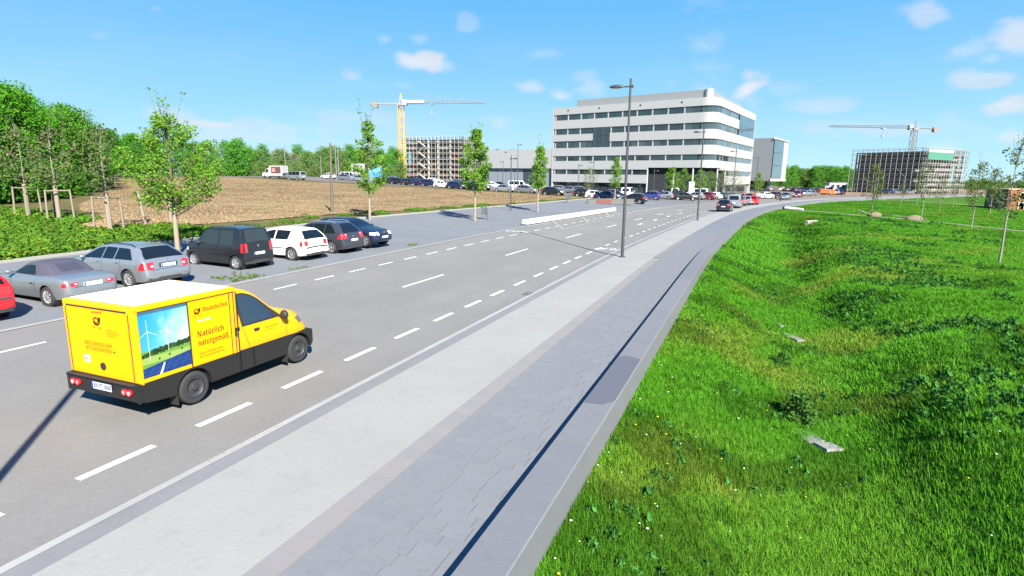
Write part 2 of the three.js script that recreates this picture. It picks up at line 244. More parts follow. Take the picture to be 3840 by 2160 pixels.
// hatched bays in front of the white bench
for (const [a, b, c, d] of [[43.3, -16.75, 43.6, -13.5], [43.6, -13.5, 50, -13.3], [50, -16.6, 43.6, -13.6], [50, -16.4, 50.6, -13.4], [50.6, -13.4, 57.5, -13.2], [57.5, -15.9, 50.8, -13.5], [57.5, -15.8, 58.2, -13.2], [58.2, -13.2, 65.5, -12.4], [65, -15.2, 58.4, -13.2], [65.5, -15, 66.4, -12.3]]) line(a, b, c, d);
function bike(s, v) { // bicycle symbol
  const r = [], o = (ds, dv) => { const [u, w] = RD(s + ds, v + dv); return [u, w]; };
  const ring = (cs, cv, R) => { const g = new THREE.RingGeometry(R - .05, R + .05, 20); const p = g.attributes.position; for (let i = 0; i < p.count; i++) { const [u, w] = o(cs + p.getX(i), cv + p.getY(i)); const q = P3(u, w, .0125); p.setXYZ(i, ...q); } g.computeVertexNormals(); if (g.attributes.normal.getY(0) < 0) { g.setIndex([...g.index.array].map((_, q, A) => A[q - q % 3 + [0, 2, 1][q % 3]])); g.computeVertexNormals(); } r.push(clean(g)); };
  ring(-.25, -.45, .28); ring(-.25, .45, .28);
  const g = mergeGeometries(r); mesh('bicycle_marking', g, mWhite, road);
  const L = (a, b, c, d) => { const p = o(a, b), q = o(c, d); line(p[0], p[1], q[0], q[1], .045); };
  L(-.25, -.45, .35, -.2); L(-.25, -.45, -.25, 0); L(-.25, 0, .35, -.2); L(-.25, 0, .3, .3); L(.35, -.2, .3, .3); L(-.25, .45, .5, .28); L(.5, .28, .52, .1);
}
bike(33.6, -7.75); bike(38.6, -15.95);
{ const g = thing('storm_drain', 'small dark iron storm drain grate set in the right gutter', 'drain', P3(19.2, -7.22, .012), heading(ROADH)); mesh('frame', box(.5, .02, .34), mat([.06, .06, .06], .7), g); for (let i = 0; i < 6; i++) mesh('grate_bar', box(.03, .016, .28, -.19 + i * .076, .014, 0), mat([.11, .11, .11], .6), g); }
{ // smear of reddish soil and grit lying along the kerb edge
  const r = rng(8), gs = []; for (let i = 0; i < 70; i++) { const t = r(), s = 5.55 + t * 1.5, w = -7.05 + (r() - .5) * .1 * (1 - t) - .02 + t * .04; const d = new THREE.IcosahedronGeometry(.004 + r() * .009, 0); d.scale(1, .45, 1); const q = P3(s, w, .034); d.translate(...q); gs.push(clean(d)); }
  const m = mesh('soil_crumbs', mergeGeometries(gs), mat([.2, .11, .075], 1)); m.userData.kind = 'stuff'; tag(m, 'reddish soil crumbs scattered along the near kerb edge', 'soil'); }

// left-hand side: kerb strip, parking bays and plaza, back kerb, verge, stony field
const backK = poly([[-30, -26.6], [10, -26.9], [20, -27.6], [28, -28.6], [38, -29.4], [50, -28.8], [66, -27.7], [87, -26.3], [96, -25.8], [104, -25.4]]);
struct('kerb_strip', sheet(range(-25, 80, 1), () => -17.05, () => -16.85, 2, .016, 3, true, stain(2, .4, .2, 141)), mk(tConcrete, [.28, .28, .27]));
struct('parking_pavement', sheet(range(-25, 104, 1), backK, (u) => RD(u, -17.04)[1], 20, .012, 5, false, (u, w) => { const t = 1 + .16 * (fbm(u / 4, w / 4, 0, 4, 143) - .5) + .1 * (fbm(u / .5, w / .5, 0, 2, 149) - .5); return [t, t, t]; }), mk(tConcrete, [.163, .172, .186], .92, bFine, .002));
struct('back_kerb', sheet(range(-25, 104, 1), (u) => backK(u) - .22, backK, 1, .11, 3, false, stain(3, 1, .15, 151)), mk(tConcrete, [.29, .29, .25]));
struct('back_kerb_face', (() => { const g = sheet(range(-25, 104, 1), (u) => backK(u), (u) => backK(u) + .015, 1, 0, 3, false, () => 1), p = g.attributes.position; for (let i = 0; i < p.count; i += 2) { p.setY(i, p.getY(i) + .11); p.setY(i + 1, p.getY(i + 1) + .005); } g.computeVertexNormals(); return g; })(), mk(tConcrete, [.27, .27, .24]));
const woodEdge = poly([[-40, -52], [8, -46], [20, -42], [26, -46], [31, -53], [40, -64], [69, -106], [104, -122]]);
struct('verge', sheet([...range(-60, 110, 1.5)], (u) => -260, (u) => backK(u) - .2, 60, (u, v) => .03 + .1 * (fbm(u / 2, v / 2, 0, 3, 161) - .5) * ss(-28.5, -31, v), 5, false, (u, w) => { const n = fbm(u / 2.5, w / 2.5, 0, 4, 163), d = ss(.45, .65, n); { const far = ss(22, 30, u); return [lerp(lerp(.06, .13, d), .15, far), lerp(lerp(.14, .16, d), .13, far), lerp(lerp(.022, .045, d), .06, far)]; }; }), mGrass);
const fieldL = poly([[21, -37.5], [25, -41], [31, -52], [40, -63], [69, -104], [100, -112]]), fieldR = poly([[21, -34.4], [26, -33.6], [38, -33], [50, -31.2], [66, -29.6], [87, -28], [100, -27]]);
struct('field', sheet(range(21, 100, .6), fieldL, fieldR, 90, (u, v) => .075 + .07 * (fbm(u / 1.3, v / 1.3, 0, 4, 171) - .5) + .05 * (fbm(u / .35, v / .35, 0, 2, 175) - .5), 9, false, (u, w) => { const n = fbm(u / 7, w / 5, 0, 4, 177), g = ss(.6, .75, fbm(u / 3, w / 3, 0, 3, 179)) * .5, k = .8 + .6 * (n - .5); return [lerp(k, .5 * k, g), lerp(k, .75 * k, g), lerp(k, .5 * k, g)]; }), new THREE.MeshPhysicalMaterial({ specularIntensity: .15, map: tSoil, color: col(.3, .215, .118), roughness: 1, vertexColors: true, bumpMap: bSoil, bumpScale: .03 }));
struct('car_park', sheet(range(100.5, 250, 3), () => -190, (u) => RD(u, -16.9)[1] , 60, .015, 6, false, stain(9, 9, .3, 181)), mk(tAsphalt, [.15, .148, .15]));
struct('site_ground', sheet(range(150, 420, 6), () => -8, (u) => RD(u, -17)[1], 16, .03, 9, false, stain(9, 9, .5, 183)), mk(tSoil, [.27, .2, .14]));
// footpaths across the meadow on the right
const paths = [];
function nearPath(u, v, d) { return paths.some(P => P.some(([a, b]) => (a - u) ** 2 + (b - v) ** 2 < d * d)); }
function path(name, pts, half, c) { paths.push(new THREE.CatmullRomCurve3(pts.map(([u, v]) => new THREE.Vector3(u, 0, v))).getSpacedPoints(90).map(p => [p.x, p.z])); const cr = new THREE.CatmullRomCurve3(pts.map(([u, v]) => new THREE.Vector3(u, 0, v))), n = pts.length * 10, pos = [], idx = [], uv = [], cl = []; for (let i = 0; i <= n; i++) { const p = cr.getPointAt(i / n), t = cr.getTangentAt(i / n); for (const k of [-1, 0, 1]) { const u = p.x - t.z * half * k, v = p.z + t.x * half * k; pos.push(...P3(u, v, .1)); uv.push(i / 4, k * .2); const w = 1 + .2 * (fbm(u, v, 0, 3, 191) - .5); cl.push(w, w, w); } } for (let i = 0; i < n; i++) for (const k of [0, 1]) { const a = i * 3 + k, b = a + 3; idx.push(a, b, a + 1, a + 1, b, b + 1); } const g = new THREE.BufferGeometry(); g.setAttribute('position', new THREE.Float32BufferAttribute(pos, 3)); g.setAttribute('uv', new THREE.Float32BufferAttribute(uv, 2)); g.setAttribute('color', new THREE.Float32BufferAttribute(cl, 3)); g.setIndex(idx); g.computeVertexNormals(); if (g.attributes.normal.getY(0) < 0) { g.setIndex(idx.map((_, q) => idx[q - q % 3 + [0, 2, 1][q % 3]])); g.computeVertexNormals(); } struct(name, g, mk(tConcrete, c)); }
path('meadow_path', [[97, 4.2], [90, 7.6], [82.5, 11.6], [75.9, 17.5], [67.3, 23.4], [55, 32], [40, 43]], .36, [.24, .235, .17]);
path('far_path', [[157, 27], [146, 33], [135.6, 39.8], [120, 49], [100, 62]], .5, [.24, .23, .17]);
path('winding_path', [[97, 14.4], [92, 14.2], [87.4, 14.4], [85, 16.4], [82, 17.3], [79, 18.6]], .18, [.22, .22, .16]);

// ---------------------------------------------------------------- vehicles
function pchip(pts) { // monotone cubic through points
  const n = pts.length, d = [], m = []; for (let i = 0; i < n - 1; i++) d.push((pts[i + 1][1] - pts[i][1]) / (pts[i + 1][0] - pts[i][0]));
  m.push(d[0]); for (let i = 1; i < n - 1; i++) m.push(d[i - 1] * d[i] <= 0 ? 0 : 2 / (1 / d[i - 1] + 1 / d[i])); m.push(d[n - 2]);
  const f = (x) => { if (x <= pts[0][0]) return pts[0][1]; if (x >= pts[n - 1][0]) return pts[n - 1][1]; let i = 0; while (x > pts[i + 1][0]) i++; const h = pts[i + 1][0] - pts[i][0], t = (x - pts[i][0]) / h; return (2 * t ** 3 - 3 * t * t + 1) * pts[i][1] + (t ** 3 - 2 * t * t + t) * h * m[i] + (-2 * t ** 3 + 3 * t * t) * pts[i + 1][1] + (t ** 3 - t * t) * h * m[i + 1]; };
  f.knots = pts.map(p => p[0]); return f;
}
function loft(sp) { // closed car shell from side silhouette, belt line and plan widths; x = 0 at the rear
  const top = pchip(sp.top), belt = pchip(sp.belt), bot = pchip(sp.bot), hw = pchip(sp.hw), hr = pchip(sp.hr);
  const x0 = sp.top[0][0], x1 = sp.top[sp.top.length - 1][0];
  const sec = (x) => {
    const yt = top(x), yb = Math.min(bot(x), yt - .06), be = Math.min(belt(x), yt - .03), w = hw(x), g = clamp((yt - be) / .3), r = lerp(w * .955, Math.min(hr(x), w * .97), g), ed = clamp((yt - be) * .45, .012, .055), H = be - yb;
    return [[0, yb], [w - .13, yb], [w - .035, yb + .05 * Math.min(1, H / .3)], [w - .004, yb + .3 * H], [w, yb + .55 * H], [w - .006, yb + .8 * H], [w - .03, be], [r, yt - ed], [r - .035, yt - ed * .3], [r - .11, yt], [r * .45, yt + .018], [0, yt + .022]];
  };
  let xs = [...new Set([...sp.top, ...sp.belt, ...sp.bot, ...sp.hw, ...sp.hr].map(p => p[0]))].filter(x => x >= x0 && x <= x1).sort((a, b) => a - b);
  const full = []; xs.forEach((x, i) => { full.push(x); if (i < xs.length - 1) { const n = Math.ceil((xs[i + 1] - x) / .13); for (let k = 1; k < n; k++) full.push(x + (xs[i + 1] - x) * k / n); } });
  xs = full.filter((x, i) => !i || x - full[i - 1] > .004);
  const pos = [], idx = []; const N = 22;
  xs.forEach(x => { const s = sec(x); const ring = [...s, ...s.slice(1, -1).reverse().map(([z, y]) => [-z, y])]; ring.forEach(([z, y]) => pos.push(x, y, z)); });
  for (let i = 0; i < xs.length - 1; i++) for (let k = 0; k < N; k++) { const a = i * N + k, b = i * N + (k + 1) % N, c = a + N, d = b + N; idx.push(a, c, b, b, c, d); }
  for (const [i, fl] of [[0, 1], [xs.length - 1, 0]]) { const s = sec(xs[i]); const c = pos.length / 3; pos.push(xs[i] + (fl ? -.002 : .002), (s[0][1] + s[11][1]) / 2, 0); for (let k = 0; k < N; k++) { const a = i * N + k, b = i * N + (k + 1) % N; fl ? idx.push(c, a, b) : idx.push(c, b, a); } }
  let g = new THREE.BufferGeometry(); g.setAttribute('position', new THREE.Float32BufferAttribute(pos, 3)); g.setIndex(idx);
  { // make sure the faces point outwards
    g.computeVertexNormals(); const p = g.attributes.position, n = g.attributes.normal; let s = 0; for (let i = 0; i < p.count; i++) s += n.getZ(i) * p.getZ(i); if (s < 0) { g.setIndex(idx.map((_, q) => idx[q - q % 3 + [0, 2, 1][q % 3]])); } g.deleteAttribute('normal');
  }
  g = toCreasedNormals(g, .62); g.setAttribute('uv', new THREE.BufferAttribute(new Float32Array(g.attributes.position.count * 2), 2));
  const sideZ = (x, y) => { const s = sec(x); for (let k = 1; k < 11; k++) if (y <= s[k + 1][1]) { const [z0, y0] = s[k], [z1, y1] = s[k + 1]; return lerp(z0, z1, clamp((y - y0) / Math.max(1e-4, y1 - y0))); } return 0; };
  const topY = (x, z) => { const s = sec(x); z = Math.abs(z); for (let k = 11; k > 6; k--) if (z <= s[k - 1][0]) return lerp(s[k][1], s[k - 1][1], clamp((z - s[k][0]) / Math.max(1e-4, s[k - 1][0] - s[k][0]))); return s[6][1]; };
  const rearX = (y) => { let a = x0, b = x0 + 1; for (let i = 0; i < 400; i++) { const x = x0 + i * .003; if (top(x) >= y) return x; } return b; };
  const frontX = (y) => { for (let i = 0; i < 500; i++) { const x = x1 - i * .003; if (top(x) >= y) return x; } return x1 - 1; };
  return { geo: g, sec, sideZ, topY, top, belt, x0, x1, rearX, frontX, railY: (x) => sec(x)[7][1], halfTop: (x) => sec(x)[9][0] };
}
function patch(P, na, nb, eps = .006) { // surface patch from a parametric function, pushed outwards by eps
  const pos = [], idx = [], pt = []; for (let i = 0; i <= na; i++) for (let k = 0; k <= nb; k++) pt.push(new THREE.Vector3(...P(i / na, k / nb)));
  const at = (i, k) => pt[clamp(i, 0, na) * (nb + 1) + clamp(k, 0, nb)];
  for (let i = 0; i <= na; i++) for (let k = 0; k <= nb; k++) { const p = at(i, k), d1 = at(i + 1, k).clone().sub(at(i - 1, k)), d2 = at(i, k + 1).clone().sub(at(i, k - 1)), n = d1.cross(d2).normalize(); pos.push(p.x + n.x * eps, p.y + n.y * eps, p.z + n.z * eps); }
  for (let i = 0; i < na; i++) for (let k = 0; k < nb; k++) { const a = i * (nb + 1) + k, b = a + nb + 1; idx.push(a, b, a + 1, a + 1, b, b + 1); }
  const g = new THREE.BufferGeometry(); g.setAttribute('position', new THREE.Float32BufferAttribute(pos, 3)); g.setIndex(idx); g.computeVertexNormals(); return clean(g);
}
const sidePatch = (L, sd, a, b, c, d, e, f, eps) => patch((i, k) => { // lower edge from a to b at height e(x), upper edge from c to d at height f(x)
  const xl = lerp(a, b, i), xh = lerp(c, d, i), x = lerp(xl, xh, k), y = lerp(typeof e === 'function' ? e(xl) : e, typeof f === 'function' ? f(xh) : f, k); return [x, y, sd * L.sideZ(x, y)]; }, 10, 4, sd > 0 ? eps : -eps);
const topPatch = (L, xa, xb, za, zb, eps = .006) => patch((i, k) => { const x = lerp(xa, xb, i), z = lerp(typeof za === 'function' ? za(x) : za, typeof zb === 'function' ? zb(x) : zb, k); return [x, L.topY(x, z), z]; }, 12, 8, -eps);
const mGlass = new THREE.MeshPhysicalMaterial({ color: col(.006, .009, .011), roughness: .04 });
const mTyre = mat([.035, .035, .037], .88), mBlack = mat([.022, .022, .024], .6), mAlloy = new THREE.MeshStandardMaterial({ color: col(.5, .51, .52), roughness: .35, metalness: .7 }), mSteelRim = new THREE.MeshStandardMaterial({ color: col(.05, .05, .055), roughness: .5, metalness: .4 });
const mRed = new THREE.MeshPhysicalMaterial({ color: col(.55, .015, .02), roughness: .15, clearcoat: 1 }), mLamp = new THREE.MeshPhysicalMaterial({ color: col(.75, .77, .8), roughness: .12, clearcoat: 1 }), mPlate = mat([.72, .73, .74], .5), mPlateBlue = mat([.03, .08, .4], .5), mChrome = new THREE.MeshStandardMaterial({ color: col(.7, .7, .7), roughness: .18, metalness: 1 }), mDarkPlastic = mat([.035, .035, .037], .7);
const wheelCache = {};
function wheelGeo(r, w, spokes) {
  const key = [r, w, spokes].join(); if (wheelCache[key]) return wheelCache[key];
  const ri = r * .66, hwd = w / 2, pts = [[ri, -hwd * .8], [ri + .01, -hwd], [r - .03, -hwd], [r - .006, -hwd * .75], [r, -hwd * .5], [r, hwd * .5], [r - .006, hwd * .75], [r - .03, hwd], [ri + .01, hwd], [ri, hwd * .8], [ri - .012, hwd * .4], [ri - .012, -hwd * .8]].map(p => new THREE.Vector2(...p));
  const tyre = new THREE.LatheGeometry(pts, 28); tyre.rotateX(Math.PI / 2);
  const gs = []; // outer face towards +z
  const back = new THREE.CylinderGeometry(ri - .005, ri - .005, .02, 24); back.rotateX(Math.PI / 2); back.translate(0, 0, -hwd * .1);
  const rimRing = new THREE.LatheGeometry([[ri - .035, hwd * .6], [ri - .03, hwd * .86], [ri + .004, hwd * .9], [ri + .004, hwd * .2]].map(p => new THREE.Vector2(...p)), 28); rimRing.rotateX(Math.PI / 2); gs.push(rimRing);
  if (!spokes) { const d = new THREE.LatheGeometry([[0, hwd * .62], [.07, hwd * .62], [.1, hwd * .35], [ri - .06, hwd * .45], [ri - .02, hwd * .7]].map(p => new THREE.Vector2(...p)), 26); d.rotateX(Math.PI / 2); gs.push(d); for (let i = 0; i < 8; i++) { const a = i / 8 * Math.PI * 2, k = new THREE.TorusGeometry(.016, .006, 5, 10); k.translate(Math.cos(a) * (ri - .075), Math.sin(a) * (ri - .075), hwd * .5); gs.push(k); } }
  for (let i = 0; i < spokes; i++) { const a = i / spokes * Math.PI * 2, s = box(ri - .02, spokes > 8 ? .026 : .06, .03, (ri - .02) / 2, 0, 0); s.rotateY(-.16); s.rotateZ(a); s.translate(0, 0, hwd * .6); gs.push(s); }
  const hub = new THREE.CylinderGeometry(.05, .065, .04, 14); hub.rotateX(Math.PI / 2); hub.translate(0, 0, hwd * .68); gs.push(hub);
  return wheelCache[key] = { tyre: clean(tyre), rim: join(gs), back: clean(back) };
}
function addWheel(parent, x, y, z, r, w, spokes, rimMat) { const G = wheelGeo(r, w, spokes), t = mesh('wheel', G.tyre, mTyre, parent); t.position.set(x, y, z); if (z < 0) t.rotation.y = Math.PI; mesh('rim', G.rim, rimMat, t); mesh('brake_disc', G.back, mBlack, t); return t; }
const evalr = new Evaluator(); evalr.useGroups = false; evalr.attributes = ['position', 'normal', 'uv'];
function cutArches(geo, axles, R, halfW) { let b = new Brush(geo); b.updateMatrixWorld(); for (const [x, y] of axles) for (const s of [-1, 1]) { const c = new THREE.CylinderGeometry(R, R, .4, 26); c.rotateX(Math.PI / 2); c.translate(x, y, s * (halfW + .06)); const k = new Brush(clean(c)); k.updateMatrixWorld(); b = evalr.evaluate(b, k, SUBTRACTION); b.updateMatrixWorld(); } return clean(b.geometry); }
function makeCar(sp, label, pos, rot, bodyMat, group, name = 'parked_car') {
  const L = loft(sp), t = thing(name, label, sp.cat || 'car', pos, rot, group), W = sp.W / 2, ax = sp.axles.map(x => [x, sp.r]);
  const body = mesh('body', cutArches(L.geo, ax, sp.r + .055, W), bodyMat, t);
  for (const [x, y] of ax) for (const s of [-1, 1]) { const liner = new THREE.CylinderGeometry(sp.r + .052, sp.r + .052, .24, 20, 1, true), disc = new THREE.CircleGeometry(sp.r + .052, 20); liner.rotateX(Math.PI / 2); disc.translate(0, 0, -s * .115); const m = mesh('wheel_arch', join([liner, disc]), mBlack, t); m.position.set(x, y, s * (W - .155)); addWheel(t, x, y, s * (W - .11), sp.r, .2, sp.spokes || 7, sp.rim || mAlloy); }
  const G = sp.cabin ? loft(sp.cabin) : L; // cars with a fabric roof have a separate cabin
  if (sp.cabin) mesh('soft_top', G.geo, sp.cabin.mat, t);
  for (const w of sp.side || []) for (const s of [-1, 1]) mesh('side_window', sidePatch(G, s, w[0], w[1], w[2], w[3], (x) => Math.min(G.belt(x) + .025, G.railY(x) - .015), (x) => G.railY(x) - .03, .007), sp.glass || mGlass, t);
  const hf = (k) => (x) => k * (G.halfTop(x) - .02);
  if (sp.rearWin) mesh('rear_window', topPatch(G, sp.rearWin[0], sp.rearWin[1], hf(-(sp.rearWin[2] || 1)), hf(sp.rearWin[2] || 1)), sp.rearGlass || mGlass, t);
  if (sp.wind) mesh('windscreen', topPatch(G, sp.wind[0], sp.wind[1], hf(-1), hf(1)), mGlass, t);
  for (const s of [-1, 1]) {
    const tl = sp.tail; if (tl) { const x0 = L.rearX(tl.y[0]), x1 = L.rearX(tl.y[1]), zo = (x) => s * (L.sec(x)[8][0]), gs = []; gs.push(topPatch(L, x0, x1, s > 0 ? s * tl.z : zo, s > 0 ? zo : s * tl.z, .008)); const sx = tl.sx || .22; const wrap = patch((i, k) => { const y = lerp(tl.y[0], tl.y[1], k), x = lerp(L.rearX(y) + .03, x0 + sx * lerp(1, tl.sl || .8, k), i); return [x, y, s * L.sideZ(x, y)]; }, 8, 4, s > 0 ? .008 : -.008); const tlm = mesh('tail_light', join(gs), tl.mat || mRed, t); mesh('side_wrap', wrap, tl.mat || mRed, tlm);
      if (tl.rev) mesh('reversing_light', topPatch(L, lerp(x0, x1, .42), lerp(x0, x1, .62), s > 0 ? tl.z + .03 : -tl.z - .11, s > 0 ? tl.z + .11 : -tl.z - .03, .012), mLamp, t); }
    const hd = sp.head; if (hd) { const x1 = L.frontX(hd.y[0]), x0 = L.frontX(hd.y[1]), zo = (x) => s * (L.sec(x)[8][0]); const hl = mesh('headlight', topPatch(L, x0, x1, s > 0 ? s * hd.z : zo, s > 0 ? zo : s * hd.z, .008), mLamp, t); mesh('side_wrap', sidePatch(L, s, x1 - .34, x1 - .03, x0 - .22, x0 - .02, hd.y[0] + .03, (x) => Math.min(hd.y[1], L.sec(x)[8][1]), .008), mLamp, hl); }
    if (sp.mirror) { const [mx, my, mz] = sp.mirror, g = new THREE.SphereGeometry(1, 12, 8); g.scale(.075, .065, .105); g.translate(mx, my, s * (mz + .09)); const arm = bar([mx, my - .03, s * (mz - .06)], [mx, my - .03, s * (mz + .04)], .018); mesh('wing_mirror', join([g, arm]), sp.mirrorMat || bodyMat, t); }
    for (const hx of sp.handles || []) { const hy = L.belt(hx) - .09; mesh('door_handle', rbox(.17, .03, .03, .008, hx, hy, s * (L.sideZ(hx, hy) + .008)), sp.handleMat || bodyMat, t); }
    for (const dx of sp.doors || []) mesh('door_gap', sidePatch(L, s, dx - .006, dx + .006, dx - .006 + (sp.lean || 0), dx + .006 + (sp.lean || 0), sp.sill || .3, (x) => L.belt(x) - .01, .004), mBlack, t);
    if (sp.rails) { const pts = range(sp.rails[0], sp.rails[1], .15).map(x => new THREE.Vector3(x, L.top(x) + .05 * ss(sp.rails[0], sp.rails[0] + .12, x) * ss(sp.rails[1], sp.rails[1] - .12, x), s * (L.sec(x)[8][0] - .03))); mesh('roof_rail', tube(pts, () => .018, 6), sp.railMat || mBlack, t); }
    if (sp.trim) mesh('side_trim', sidePatch(L, s, sp.trim[0], sp.trim[1], sp.trim[0], sp.trim[1], sp.trim[2], sp.trim[3], .012), mDarkPlastic, t);
  }
  const px = (y) => L.rearX(y) - .008;
  if (sp.plate) { const y = sp.plate, p = mesh('number_plate', rbox(.012, .11, .52, .003, 0, 0, 0), mPlate, t); p.position.set(px(y - .05) - .006, y, 0); mesh('plate_band', box(.004, .1, .04, -.008, 0, -.235), mPlateBlue, p); if (sp.plateFrame) mesh('plate_recess', box(.012, .17, .66, .008, 0, 0), sp.plateFrame, p); }
  if (sp.frontPlate) { const y = sp.frontPlate, p = mesh('number_plate', rbox(.012, .11, .52, .003, 0, 0, 0), mPlate, t); p.position.set(L.frontX(y) + .022, y, 0); }
  if (sp.bumper) mesh('rear_bumper_strip', topPatch(L, L.rearX(sp.bumper[0]), L.rearX(sp.bumper[1]), (x) => -L.sec(x)[8][0], (x) => L.sec(x)[8][0], .012), mDarkPlastic, t);
  if (sp.apron) mesh('rear_apron', patch((i, k) => { const y = lerp(sp.apron[0], sp.apron[1], k), z = lerp(-1, 1, i) * (L.sec(.02)[4][0] - .02); return [L.x0 - .004 + .035 * Math.pow(Math.abs(z) / W, 4) * 2, y, z]; }, 10, 2, 0), mDarkPlastic, t);
  if (sp.grille) { const [y0, y1, hz] = sp.grille; mesh('grille', topPatch(L, L.frontX(y1), L.frontX(y0), -hz, hz, .01), mBlack, t); if (sp.kidney) for (const s of [-1, 1]) { const r = new THREE.TorusGeometry(.1, .012, 6, 20); r.scale(1.25, .8, 1); r.rotateY(Math.PI / 2); mesh('grille_ring', r, mChrome, t).position.set(L.frontX((y0 + y1) / 2) + .012, (y0 + y1) / 2 + .02, s * .14); } }
  if (sp.badge) { const b = new THREE.CylinderGeometry(.042, .042, .012, 16); b.rotateZ(Math.PI / 2); mesh('badge', b, mChrome, t).position.set(px(sp.badge), sp.badge, 0); }
  if (sp.wiper) { const x = L.rearX(sp.wiper) - .012; mesh('rear_wiper', bar([x, sp.wiper, .03], [x + .04, sp.wiper + .06, -.34], .008), mBlack, t); }
  if (sp.seams) for (const y of sp.seams) mesh('tailgate_gap', topPatch(L, L.rearX(y), L.rearX(y + .012), (x) => -L.sec(x)[9][0], (x) => L.sec(x)[9][0], .004), mBlack, t);
  return t;
}
